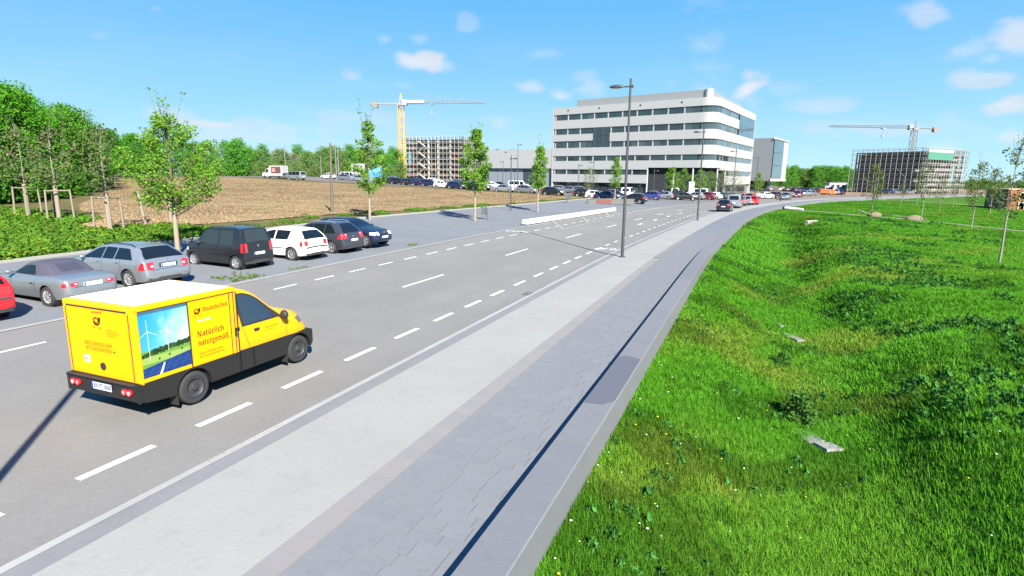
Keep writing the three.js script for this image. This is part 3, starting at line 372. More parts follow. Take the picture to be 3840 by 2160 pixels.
// --- car shapes (metres from the rear bumper)
const botOf = (L) => [[0, .36], [.12, .25], [.5, .2], [L - .6, .2], [L - .12, .24], [L, .33]];
const SP = {
  hatch: { W: 1.735, r: .31, axles: [.8, 3.31], top: [[0, .44], [.02, .56], [.06, .62], [.1, .66], [.14, .93], [.46, 1.32], [.6, 1.405], [1.2, 1.44], [1.8, 1.44], [2.2, 1.385], [2.95, .98], [3.3, .92], [3.85, .8], [4.08, .64], [4.13, .5], [4.15, .4]], belt: [[0, .9], [.14, .9], [1, .93], [3, .92], [4.15, .6]], bot: botOf(4.15), hw: [[0, .7], [.06, .79], [.25, .845], [1, .868], [3, .868], [3.7, .83], [4, .74], [4.15, .6]], hr: [[0, .68], [.14, .76], [.46, .65], [.7, .6], [1.8, .6], [2.2, .62], [2.95, .74], [4.15, .55]], side: [[.98, 1.72, .92, 1.72], [1.79, 2.86, 1.79, 2.25]], rearWin: [.16, .47], wind: [2.2, 2.92], tail: { y: [.68, .9], z: .5, sx: .2 }, head: { y: [.62, .76], z: .42 }, plate: .5, mirror: [2.72, 1, .84], doors: [1.02, 1.75, 2.9], handles: [1.12, 1.9], bumper: [.57, .63], apron: [.26, .38], badge: .8, seams: [.655], trim: [1.05, 2.9, .56, .6], spokes: 9, frontPlate: .45, grille: [.66, .72, .35], wiper: .99 },
  micro: { W: 1.62, r: .285, axles: [.55, 2.91], top: [[0, .46], [.02, .6], [.05, .72], [.08, 1.02], [.16, 1.3], [.28, 1.6], [.36, 1.645], [1.2, 1.67], [1.9, 1.66], [2.2, 1.59], [2.72, 1.1], [3.0, 1.0], [3.3, .9], [3.45, .72], [3.49, .5], [3.5, .42]], belt: [[0, .98], [.3, .98], [2.8, .96], [3.5, .62]], bot: botOf(3.5), hw: [[0, .72], [.05, .77], [.2, .8], [.8, .81], [2.8, .81], [3.2, .78], [3.4, .7], [3.5, .58]], hr: [[0, .72], [.08, .75], [.28, .68], [.5, .66], [1.9, .65], [2.2, .65], [2.72, .72], [3.5, .56]], side: [[.62, 1.36, .62, 1.36], [1.42, 2.55, 1.42, 2.16]], rearWin: [.1, .27, .95], wind: [2.21, 2.7], glass: new THREE.MeshStandardMaterial({ color: col(.02, .027, .027), roughness: .06 }), rearGlass: new THREE.MeshStandardMaterial({ color: col(.025, .032, .032), roughness: .06 }), tail: { y: [.72, 1.08], z: .58, sx: .14, sl: 1, rev: 0 }, head: { y: [.66, .82], z: .36 }, plate: .66, mirror: [2.4, 1.06, .79], mirrorMat: mDarkPlastic, doors: [.62, 1.4, 2.5], handles: [.8, 1.55], rails: [.5, 2.0], apron: [.26, .4], badge: .95, seams: [.6], spokes: 6, frontPlate: .42, grille: [.6, .7, .3], wiper: 1.06 },
  wagon: { W: 1.82, r: .315, axles: [.88, 3.64], top: [[0, .5], [.02, .62], [.05, .68], [.1, .92], [.2, 1], [.62, 1.3], [.76, 1.37], [1.2, 1.41], [2, 1.42], [2.5, 1.36], [3.3, .98], [3.7, .92], [4.25, .8], [4.45, .62], [4.5, .5], [4.52, .42]], belt: [[0, .88], [.2, .95], [1, .95], [3.2, .9], [4.52, .6]], bot: botOf(4.52), hw: [[0, .74], [.06, .83], [.25, .89], [1, .91], [3.4, .91], [4.1, .87], [4.4, .76], [4.52, .62]], hr: [[0, .72], [.2, .78], [.62, .66], [.9, .63], [2.1, .62], [2.5, .64], [3.3, .78], [4.52, .58]], side: [[.62, 1.5, .95, 1.5], [1.56, 2.12, 1.56, 2.12], [2.18, 3.2, 2.18, 2.55]], rearWin: [.2, .68], wind: [2.5, 3.27], tail: { y: [.66, .9], z: .52, sx: .3, sl: .55, rev: 1 }, head: { y: [.64, .8], z: .45 }, plate: .78, plateFrame: mDarkPlastic, mirror: [3, .98, .88], doors: [1.2, 2.14, 3.15], handles: [1.35, 2.3], handleMat: mChrome, rails: [.8, 2.3], apron: [.3, .4], badge: .93, seams: [.63], spokes: 10, frontPlate: .46, grille: [.6, .74, .34], kidney: 1, wiper: 1.02 },
  estate: { W: 1.75, r: .315, axles: [.82, 3.52], top: [[0, .48], [.02, .6], [.05, .66], [.1, .9], [.18, 1.02], [.56, 1.42], [.68, 1.48], [1.3, 1.53], [2, 1.51], [2.4, 1.43], [3.25, .98], [3.6, .9], [4.1, .76], [4.3, .6], [4.36, .48], [4.38, .4]], belt: [[0, .9], [.18, .99], [1, .98], [2.4, .92], [3.3, .88], [4.38, .58]], bot: botOf(4.38), hw: [[0, .72], [.06, .81], [.25, .86], [1, .875], [3.2, .875], [3.9, .83], [4.25, .72], [4.38, .58]], hr: [[0, .7], [.18, .78], [.56, .62], [.8, .6], [2, .6], [2.4, .62], [3.25, .74], [4.38, .55]], side: [[.5, 1.2, .92, 1.2], [1.26, 1.95, 1.26, 1.95], [2.02, 3.1, 2.02, 2.5]], rearWin: [.18, .6, .9], wind: [2.42, 3.22], tail: { y: [.76, 1.0], z: .5, sx: .34, sl: .4, rev: 1 }, head: { y: [.6, .8], z: .42 }, plate: .68, mirror: [2.9, .98, .85], doors: [1.15, 1.98, 3.05], handles: [1.3, 2.15], rails: [.75, 2.1], railMat: mAlloy, apron: [.28, .4], badge: .86, seams: [.62], spokes: 5, frontPlate: .42, grille: [.52, .62, .4], wiper: 1.06 },
  roadster: { W: 1.68, r: .3, axles: [.84, 3.1], cat: 'car', top: [[0, .48], [.03, .6], [.07, .76], [.13, .83], [.3, .86], [.9, .89], [1.4, .87], [2.4, .88], [2.7, .87], [3.2, .81], [3.7, .68], [3.88, .56], [3.95, .44]], belt: [[0, .74], [.3, .8], [1, .78], [1.5, .76], [3, .76], [3.95, .5]], bot: botOf(3.95), hw: [[0, .6], [.05, .69], [.18, .77], [.5, .825], [.85, .84], [1.4, .815], [2.4, .815], [3.1, .84], [3.6, .76], [3.85, .62], [3.95, .5]], hr: [[0, .6], [1, .7], [3.95, .5]], tail: { y: [.615, .73], z: .4, sx: .16, sl: .9, rev: 1 }, plate: .66, mirror: [2.42, .94, .78], doors: [1.38, 2.5], handles: [1.5], handleMat: mChrome, apron: [.26, .34], spokes: 12, badge: 0, seams: [.585], frontPlate: .42, head: { y: [.56, .66], z: .4 },
    cabin: { mat: mat([.062, .06, .085], .95), top: [[.74, .88], [.9, .98], [1.15, 1.12], [1.38, 1.2], [1.75, 1.235], [2.05, 1.2], [2.2, 1.13], [2.66, .86]], belt: [[.74, .86], [2.66, .86]], bot: [[.74, .8], [2.66, .8]], hw: [[.74, .56], [.95, .66], [1.4, .7], [2.2, .71], [2.66, .68]], hr: [[.74, .52], [1.15, .54], [1.4, .55], [2.1, .55], [2.66, .64]] }, side: [[1.52, 2.5, 1.62, 2.16]], rearWin: [.86, 1.24, .72], wind: [2.16, 2.62], rearGlass: new THREE.MeshPhysicalMaterial({ color: col(.05, .045, .045), roughness: .12, clearcoat: 1 }) },
  sport: { W: 1.75, r: .31, axles: [.85, 3.51], top: [[0, .46], [.03, .62], [.06, .7], [.12, .96], [.4, 1.26], [.56, 1.36], [1.2, 1.42], [1.9, 1.41], [2.25, 1.34], [3.0, .98], [3.3, .93], [3.9, .83], [4.12, .68], [4.2, .52], [4.22, .42]], belt: [[0, .9], [.4, .95], [2.8, .92], [4.22, .64]], bot: botOf(4.22), hw: [[0, .7], [.06, .8], [.3, .855], [1, .875], [3.4, .875], [3.9, .84], [4.1, .77], [4.22, .62]], hr: [[0, .7], [.4, .64], [.7, .61], [1.9, .6], [2.25, .62], [3, .75], [4.22, .58]], side: [[.8, 1.5, .95, 1.5], [1.57, 2.9, 1.57, 2.32]], rearWin: [.14, .44], wind: [2.27, 2.98], tail: { y: [.7, .9], z: .5, sx: .2 }, head: { y: [.6, .76], z: .42 }, plate: .74, mirror: [2.7, 1.0, .86], doors: [.95, 1.53, 2.85], handles: [1.1, 1.7], apron: [.28, .4], spokes: 10, frontPlate: .5, grille: [.62, .76, .3], kidney: 1 },
  sedan: { W: 1.8, r: .315, axles: [.98, 3.68], top: [[0, .5], [.03, .7], [.08, .9], [.16, .98], [.75, 1.02], [.95, 1.06], [1.4, 1.33], [1.7, 1.42], [2.3, 1.43], [2.7, 1.36], [3.4, .98], [3.8, .92], [4.3, .8], [4.48, .62], [4.55, .42]], belt: [[0, .86], [.2, .92], [3.4, .9], [4.55, .6]], bot: botOf(4.55), hw: [[0, .72], [.06, .82], [.3, .88], [1, .9], [3.4, .9], [4.1, .86], [4.4, .75], [4.55, .6]], hr: [[0, .78], [.95, .72], [1.4, .63], [2.3, .62], [2.7, .64], [3.4, .78], [4.55, .58]], side: [[1.15, 2.0, 1.45, 2.0], [2.06, 3.3, 2.06, 2.72]], rearWin: [.96, 1.52], wind: [2.7, 3.38], tail: { y: [.7, .92], z: .55, sx: .22 }, head: { y: [.62, .8], z: .44 }, plate: .72, mirror: [3.05, .98, .88], doors: [1.25, 2.03, 3.2], handles: [1.4, 2.2], apron: [.3, .42], spokes: 7, frontPlate: .44, grille: [.58, .72, .36] },
  bus: { W: 1.9, r: .33, axles: [.95, 3.95], cat: 'van', top: [[0, .5], [.03, .75], [.06, 1.1], [.14, 1.7], [.26, 1.88], [.6, 1.95], [3.0, 1.96], [3.5, 1.86], [4.15, 1.22], [4.5, 1.1], [4.8, .92], [4.88, .6], [4.9, .45]], belt: [[0, 1.1], [4, 1.08], [4.9, .75]], bot: botOf(4.9), hw: [[0, .84], [.1, .92], [.3, .95], [4.1, .95], [4.6, .9], [4.8, .8], [4.9, .66]], hr: [[0, .84], [.26, .8], [3.1, .79], [4.15, .85], [4.9, .62]], side: [[.35, 1.5, .4, 1.5], [1.56, 2.75, 1.56, 2.75], [2.85, 4.0, 2.85, 3.5]], rearWin: [.07, .16, .9], wind: [3.5, 4.12], tail: { y: [.8, 1.25], z: .76, sx: .1, sl: 1 }, head: { y: [.75, .95], z: .5 }, plate: .78, mirror: [3.8, 1.25, .93], doors: [1.53, 2.8, 3.95], handles: [1.7, 2.95], apron: [.3, .42], spokes: 6, frontPlate: .5, grille: [.7, .88, .4] },
};
// parked cars by the near kerb, noses to the field
const NOSE = heading(ROADH - 90), silver = paint([.36, .4, .44], .55);
const place = (u, v, dy = .012) => P3(u, v, dy);
const rowP = { };
makeCar(SP.hatch, 'bright red hatchback cut off by the left edge of the picture', place(8.0, -17.75), NOSE, paint([.62, .012, .016]));
makeCar(SP.roadster, 'silver two-seater convertible with its dark fabric roof closed', place(10.78, -17.78), NOSE, paint([.22, .24, .25], .5));
makeCar(SP.wagon, 'silver estate car with black roof rails behind the delivery van', place(13.62, -18.3), NOSE, paint([.24, .26, .285], .5));
const microP = makeCar(SP.micro, 'boxy black mini van beside the pale tree trunk', place(17.85, -18.55), NOSE, paint([.012, .012, .014]));
const hatchP = makeCar(SP.hatch, 'white hatchback between the black mini van and the dark grey estate', place(20.9, -18.2), NOSE, paint([.78, .78, .77]));
const estateP = makeCar(SP.estate, 'dark grey estate car with large red tail lights beside the white hatchback', place(23.6, -18.2), NOSE, paint([.045, .048, .058], .4));
const sportP = makeCar(SP.sport, 'dark blue car reversed in with its headlights facing the road', place(25.95, -22.25), heading(ROADH + 90), paint([.012, .016, .045], .2));

// ---------------------------------------------------------------- yellow delivery van
function canvasMat(w, h, draw, rough = .5) { const c = document.createElement('canvas'); c.width = w; c.height = h; const x = c.getContext('2d'); draw(x, w, h); const t = new THREE.CanvasTexture(c); t.colorSpace = THREE.SRGBColorSpace; t.anisotropy = 8; return new THREE.MeshPhysicalMaterial({ map: t, roughness: rough, specularIntensity: .4 }); }
const YEL = '#e89b00', YELC = new THREE.Color(YEL);
{
  const mY = new THREE.MeshPhysicalMaterial({ specularIntensity: .4, color: YELC, roughness: .55, clearcoat: .35, clearcoatRoughness: .2 }), mRoof = mat([.8, .8, .79], .6), mSkirt = mat([.014, .0135, .013], .55);
  const van = thing('delivery_van', 'yellow electric delivery van with white box roof driving on the road', 'van', P3(6.0, -9.93, .004), heading(ROADH));
  // x: 0 at the tail, z > 0 is the side facing the pavement
  const hz = .885, r = .3, axles = [[1.0, r + .01], [3.62, r + .01]];
  // black lower body with wheel arches
  const low = new THREE.Shape(); [[0, .40], [.1, .36], [.6, .3], [4.0, .3], [4.06, .38], [4.06, .66], [3.96, .7], [0, .7]].forEach(([a, b], i) => i ? low.lineTo(a, b) : low.moveTo(a, b)); low.closePath();
  const lg = new THREE.ExtrudeGeometry(low, { depth: 1.72, bevelEnabled: true, bevelSize: .012, bevelThickness: .02, bevelSegments: 2 }); lg.translate(0, 0, -.86);
  mesh('skirt', cutArches(clean(lg), axles, r + .06, hz), mSkirt, van);
  mesh('chassis', box(3.4, .2, 1.0, 2, .32, 0), mBlack, van);
  for (const [x, y] of axles) for (const s of [-1, 1]) { addWheel(van, x, y, s * (hz - .1), r, .19, 0, mSteelRim); const f = new THREE.Shape(); [[0, 0], [.02, 0], [.02, .26], [0, .26]].forEach(([a, b], i) => i ? f.lineTo(a, b) : f.moveTo(a, b)); const fl = box(.02, .2, .2, x - r - .05, .2, s * (hz - .12)); fl.rotateZ(0); mesh('mud_flap', fl, mBlack, van); }
  // cargo box
  const bx = (x0, x1, y0, y1) => { const s = new THREE.Shape(), R = .05; s.moveTo(-hz, y0); s.lineTo(hz, y0); s.lineTo(hz, y1 - R); s.quadraticCurveTo(hz, y1, hz - R, y1); s.lineTo(-hz + R, y1); s.quadraticCurveTo(-hz, y1, -hz, y1 - R); s.closePath(); const g = new THREE.ExtrudeGeometry(s, { depth: x1 - x0 - .04, bevelEnabled: true, bevelSize: .02, bevelOffset: -.02, bevelThickness: .02, bevelSegments: 2, curveSegments: 5 }); g.rotateY(Math.PI / 2); g.translate(x0 + .02, 0, 0); return clean(g); };
  mesh('cargo_box', bx(0, 2.02, .705, 2.0), mY, van);
  mesh('roof_panel', rbox(1.86, .012, 1.6, .004, 1.02, 2.004, 0), mRoof, van);
  const zs = hz + .0005;
  // side panel frame, sliding shutter gaps
  for (const s of [-1, 1]) {
    mesh('side_frame', join([box(2.0, .035, .012, 1.01, 1.935, s * (hz + .004)), box(.03, 1.25, .012, .05, 1.31, s * (hz + .004))]), mY, van);
    mesh('panel_gap', join([box(1.9, .008, .006, 1.03, 1.905, s * (hz + .006)), box(.022, 1.19, .008, .975, 1.305, s * (hz + .006)), box(.014, 1.2, .006, 1.86, 1.3, s * (hz + .005))]), mBlack, van);
  }
  // printed panels: landscape with wind turbines, and lettering
  const land = canvasMat(512, 620, (x, w, h) => {
    const g = x.createLinearGradient(0, 0, w, h * .6); g.addColorStop(0, '#2aa5e8'); g.addColorStop(.45, '#58c4f2'); g.addColorStop(1, '#d8f0fa'); x.fillStyle = g; x.fillRect(0, 0, w, h); x.fillStyle = '#4a7690'; x.fillRect(0, 0, w, 30);
    const q = rng(9); for (let i = 0; i < 90; i++) { x.fillStyle = 'rgba(255,255,255,.07)'; x.beginPath(); x.arc(w * (.35 + q() * .65), h * (.1 + q() * .5), 20 + q() * 45, 0, 7); x.fill(); }
    x.fillStyle = '#7fae45'; x.fillRect(0, h * .6, w, h * .3); x.fillStyle = '#a9c96a'; x.fillRect(0, h * .7, w, h * .1);
    for (let i = 0; i < 160; i++) { const a = q(); x.fillStyle = ['#2f4f2a', '#3d6635', '#274423'][Math.floor(q() * 3)]; x.beginPath(); x.arc(a * w, h * (.68 - a * .06) - q() * 34 * (a < .2 ? .5 : 1), 7 + q() * 13, 0, 7); x.fill(); }
    for (const [a, b] of [[.34, .76], [.55, .735], [.82, .7]]) { x.fillStyle = '#39592c'; x.beginPath(); x.arc(w * a, h * b, 11, 0, 7); x.fill(); x.fillRect(w * a - 2, h * b, 4, 14); }
    x.strokeStyle = '#ffffff'; const turb = (cx, cy, L, base, a0) => { x.lineWidth = 5; x.beginPath(); x.moveTo(cx, cy); x.lineTo(cx + 4, base); x.stroke(); x.lineWidth = 4; for (let k = 0; k < 3; k++) { const a = a0 + k * 2.094; x.beginPath(); x.moveTo(cx, cy); x.lineTo(cx + L * Math.cos(a), cy + L * Math.sin(a)); x.stroke(); } };
    turb(78, 190, 110, 460, -1.6); turb(275, 205, 90, 420, -1.2);
    x.fillStyle = '#23468c'; x.beginPath(); x.moveTo(0, h * .86); x.lineTo(w, h * .76); x.lineTo(w, h); x.lineTo(0, h); x.fill(); x.strokeStyle = '#5f86c0'; x.lineWidth = 2; for (let i = 0; i < 7; i++) { x.beginPath(); x.moveTo(w * i / 6 + 60, h * .8); x.lineTo(w * i / 6 - 40, h); x.stroke(); } for (const k of [.9, .95]) { x.beginPath(); x.moveTo(0, h * k + 12); x.lineTo(w, h * k - 30); x.stroke(); } x.fillStyle = '#e8f0f5'; x.beginPath(); x.moveTo(215, h * .84); x.lineTo(232, h * .84); x.lineTo(190, h); x.lineTo(160, h); x.fill();
  });
  const p1 = mesh('landscape_print', new THREE.PlaneGeometry(.89, 1.12), land, van); p1.position.set(.515, 1.34, hz + .009); land.color.setRGB(.5, .5, .5);
  const horn = (x, cx, cy, S) => { // post horn emblem: coiled tube with flared bell and cord tassels
    x.strokeStyle = '#1c1204'; x.fillStyle = '#1c1204'; x.lineWidth = S * .15; x.beginPath(); x.arc(cx, cy, S * .3, 0, 7); x.stroke();
    x.lineWidth = S * .17; x.beginPath(); x.arc(cx + S * .03, cy - S * .02, S * .5, .25, 2.7); x.stroke(); x.lineWidth = S * .07; x.beginPath(); x.arc(cx + S * .03, cy - S * .02, S * .52, 2.5, 3.75); x.stroke();
    x.beginPath(); x.moveTo(cx + S * .36, cy + S * .12); x.lineTo(cx + S * .34, cy - S * .36); x.lineTo(cx + S * .68, cy - S * .36); x.lineTo(cx + S * .6, cy + S * .16); x.fill();
    for (const [a, b] of [[-.5, -.62], [-.28, -.4], [.3, .42], [.5, .64]]) { x.lineWidth = S * .07; x.beginPath(); x.moveTo(cx + S * a, cy + S * .66); x.lineTo(cx + S * b, cy + S * .86); x.stroke(); }
  };
  const side = canvasMat(880, 1190, (x, w, h) => {
    x.fillStyle = YEL; x.fillRect(0, 0, w, h); horn(x, 165, 190, 120); x.fillStyle = '#2a1e06'; x.font = 'bold 110px sans-serif'; x.fillText('Deutsche Post', 290, 222, 560);
    x.fillStyle = '#fffbe8'; x.font = 'bold 46px sans-serif'; x.fillText('www.post.de', 160, 395);
    x.fillStyle = '#2c3404'; x.font = 'bold 150px sans-serif'; x.fillText('Natürlich', 130, 680, 600); x.fillText('naturgemäß.', 130, 850, 720);
    x.fillStyle = '#6a5206'; x.font = 'bold 58px sans-serif'; x.fillText('DIESES FAHRZEUG FÄHRT', 150, 1020, 520); x.fillText('MIT ELEKTROANTRIEB', 150, 1085, 460); x.fillStyle = '#4a3a08'; x.fillRect(625, 1062, 28, 9); x.beginPath(); x.moveTo(690, 1045); x.lineTo(650, 1066); x.lineTo(690, 1088); x.fill();
  });
  const p2 = mesh('lettered_panel', new THREE.PlaneGeometry(.855, 1.17), side, van); p2.position.set(1.42, 1.305, hz + .007);
  // rear roller door, its print and fittings
  const back = canvasMat(1024, 760, (x, w, h) => {
    x.fillStyle = YEL; x.fillRect(0, 0, w, h); horn(x, 505, 120, 112);
    x.fillStyle = '#6a5208'; x.font = 'bold 22px sans-serif'; x.fillRect(640, 235, 10, 16); x.fillText('Gefördert durch:', 665, 225); x.fillText('Bundesministerium', 665, 252); x.fillText('für Umwelt und', 665, 274); x.fillText('Naturschutz', 665, 296);
    x.fillStyle = '#6a5206'; x.font = 'bold 64px sans-serif'; x.fillText('DIESES FAHRZEUG FÄHRT', 250, 430, 480); x.fillText('MIT ELEKTROANTRIEB', 265, 492, 440); x.fillStyle = '#5a4608'; x.fillRect(712, 468, 26, 8); x.beginPath(); x.moveTo(772, 452); x.lineTo(736, 472); x.lineTo(772, 492); x.fill();
    x.fillStyle = '#fff'; x.fillRect(215, 560, 96, 92); x.fillStyle = '#c81e2c'; x.fillRect(228, 590, 18, 44); x.fillRect(218, 603, 40, 16); x.fillRect(270, 570, 10, 74); x.fillRect(290, 570, 8, 74);
  });
  const p3 = mesh('rear_shutter', new THREE.PlaneGeometry(1.52, 1.1), back, van); p3.rotation.y = -Math.PI / 2; p3.position.set(-.004, 1.32, -.02);
  mesh('door_gap', join([box(.008, 1.14, .012, -.004, 1.3, .77), box(.008, 1.14, .012, -.004, 1.3, -.81)]), mBlack, van);
  mesh('shutter_slot', rbox(.02, .035, 1.5, .005, -.006, 1.905, -.02), mBlack, van);
  mesh('brake_lamp', rbox(.025, .03, .22, .008, -.014, 1.845, .02), mat([.45, .09, .01], .3), van);
  const lock = new THREE.CylinderGeometry(.065, .065, .02, 20); lock.rotateZ(Math.PI / 2); lock.translate(-.01, .905, .02); mesh('door_lock', lock, mBlack, van);
  mesh('rear_bumper', rbox(.1, .3, 1.78, .02, -.03, .53, 0), mSkirt, van); mesh('tail_step', rbox(.12, .04, 1.7, .01, -.05, .69, 0), mBlack, van);
  for (const s of [-1, 1]) for (const k of [0, 1]) { const l = new THREE.CylinderGeometry(.055, .055, .03, 18); l.rotateZ(Math.PI / 2); const m = mesh('tail_light', l, mRed, van); m.position.set(-.085, .56, s * (.72 - k * .125)); const c = new THREE.CylinderGeometry(.028, .028, .01, 14); c.rotateZ(Math.PI / 2); mesh('lens', c, k ? new THREE.MeshPhysicalMaterial({ color: col(.75, .25, .25), roughness: .15, clearcoat: 1 }) : mLamp, m).position.set(-.017, 0, 0); }
  const plate = canvasMat(520, 110, (x) => { x.fillStyle = '#b9bdd0'; x.fillRect(0, 0, 520, 110); x.fillStyle = '#1c3488'; x.fillRect(0, 0, 44, 110); x.fillStyle = '#10131c'; x.font = 'bold 104px sans-serif'; x.fillText('BN PI 6868', 56, 87, 452); });
  const np = mesh('number_plate', new THREE.PlaneGeometry(.52, .125), plate, van); np.rotation.y = -Math.PI / 2; np.position.set(-.084, .57, .02);
  // cab
  const cab = { top: [[2.03, 1.9], [2.25, 1.895], [2.45, 1.84], [2.66, 1.72], [3.14, 1.31], [3.24, 1.265], [3.5, 1.21], [3.76, 1.13], [3.9, 1.03], [3.98, .9], [4.03, .78], [4.05, .68]], belt: [[2.03, 1.19], [3, 1.17], [3.4, 1.08], [4.05, .7]], bot: [[2.03, .58], [4.05, .58]], hw: [[2.03, .875], [2.6, .885], [3.5, .885], [3.85, .84], [3.97, .76], [4.05, .62]], hr: [[2.03, .74], [2.3, .73], [2.66, .72], [3.2, .76], [4.05, .58]] };
  const L = loft(cab); const cabGeo = cutArches(L.geo, [[3.62, .31]], r + .075, hz); mesh('cab', cabGeo, mY, van);
  mesh('windscreen', topPatch(L, 2.68, 3.15, (x) => -L.halfTop(x) + .01, (x) => L.halfTop(x) - .01), mGlass, van);
  const winGlass = new THREE.MeshPhysicalMaterial({ color: col(.018, .032, .055), roughness: .05 });
  for (const s of [-1, 1]) {
    mesh('window_frame', sidePatch(L, s, 2.14, 3.2, 2.07, 2.7, 1.165, (x) => L.railY(x) - .02, .006), mBlack, van);
    mesh('side_window', sidePatch(L, s, 2.2, 2.98, 2.13, 2.62, 1.2, (x) => L.railY(x) - .06, .011), winGlass, van);
    mesh('door_gap', sidePatch(L, s, 2.3, 2.312, 2.14, 2.152, .62, 1.16, .004), mBlack, van); mesh('door_gap', sidePatch(L, s, 3.26, 3.27, 3.27, 3.28, .62, 1.12, .004), mBlack, van);
    mesh('door_handle', rbox(.14, .06, .03, .012, 2.47, 1.05, s * (L.sideZ(2.47, 1.05) + .006)), mBlack, van);
    const mg = new THREE.SphereGeometry(1, 14, 10); mg.scale(.07, .1, .1); mg.translate(3.12, 1.22, s * 1.0); mesh('wing_mirror', join([mg, bar([3.12, 1.18, s * .84], [3.12, 1.18, s * .95], .025)]), mBlack, van);
    const ind = new THREE.SphereGeometry(1, 12, 8); ind.scale(.05, .1, .012); ind.translate(3.13, 1.02, s * (L.sideZ(3.13, 1.02) + .002)); mesh('indicator_pod', ind, mat([.5, .3, .01], .4), van);
    mesh('headlight', sidePatch(L, s, 3.68, 3.93, 3.58, 3.82, .9, 1.03, .008), new THREE.MeshPhysicalMaterial({ color: col(.09, .08, .07), roughness: .1, clearcoat: 1 }), van);
    mesh('latch_bar', join([box(.03, .16, .03, 1.95, 1.12, s * (hz + .02)), box(.09, .035, .03, 1.99, 1.18, s * (hz + .02)), bar([1.945, .72, s * (hz + .012)], [1.945, 1.9, s * (hz + .012)], .008)]), mBlack, van);
    mesh('cab_gap', box(.02, 1.2, .02, 2.025, 1.3, s * (hz - .006)), mBlack, van);
    mesh('skirt_seam', join([box(.014, .38, .01, 2.03, .5, s * (hz + .004)), box(.012, .36, .01, 2.36, .5, s * (hz + .004))]), mat([.005, .005, .005], .8), van);
  }
  const dt = canvasMat(400, 130, (x) => { x.fillStyle = YEL; x.fillRect(0, 0, 400, 130); x.fillStyle = '#5a4408'; x.font = 'bold 50px sans-serif'; x.fillText('Deutsche Post AG', 8, 48, 380); x.font = 'bold 30px sans-serif'; x.fillText('Ein Unternehmen', 12, 105, 340); });
  const dp = mesh('door_print', new THREE.PlaneGeometry(.36, .115), dt, van); dp.position.set(2.86, 1.0, L.sideZ(2.86, 1.0) + .006);
  mesh('front_bumper', rbox(.12, .26, 1.5, .04, 3.99, .5, 0), mSkirt, van);
}

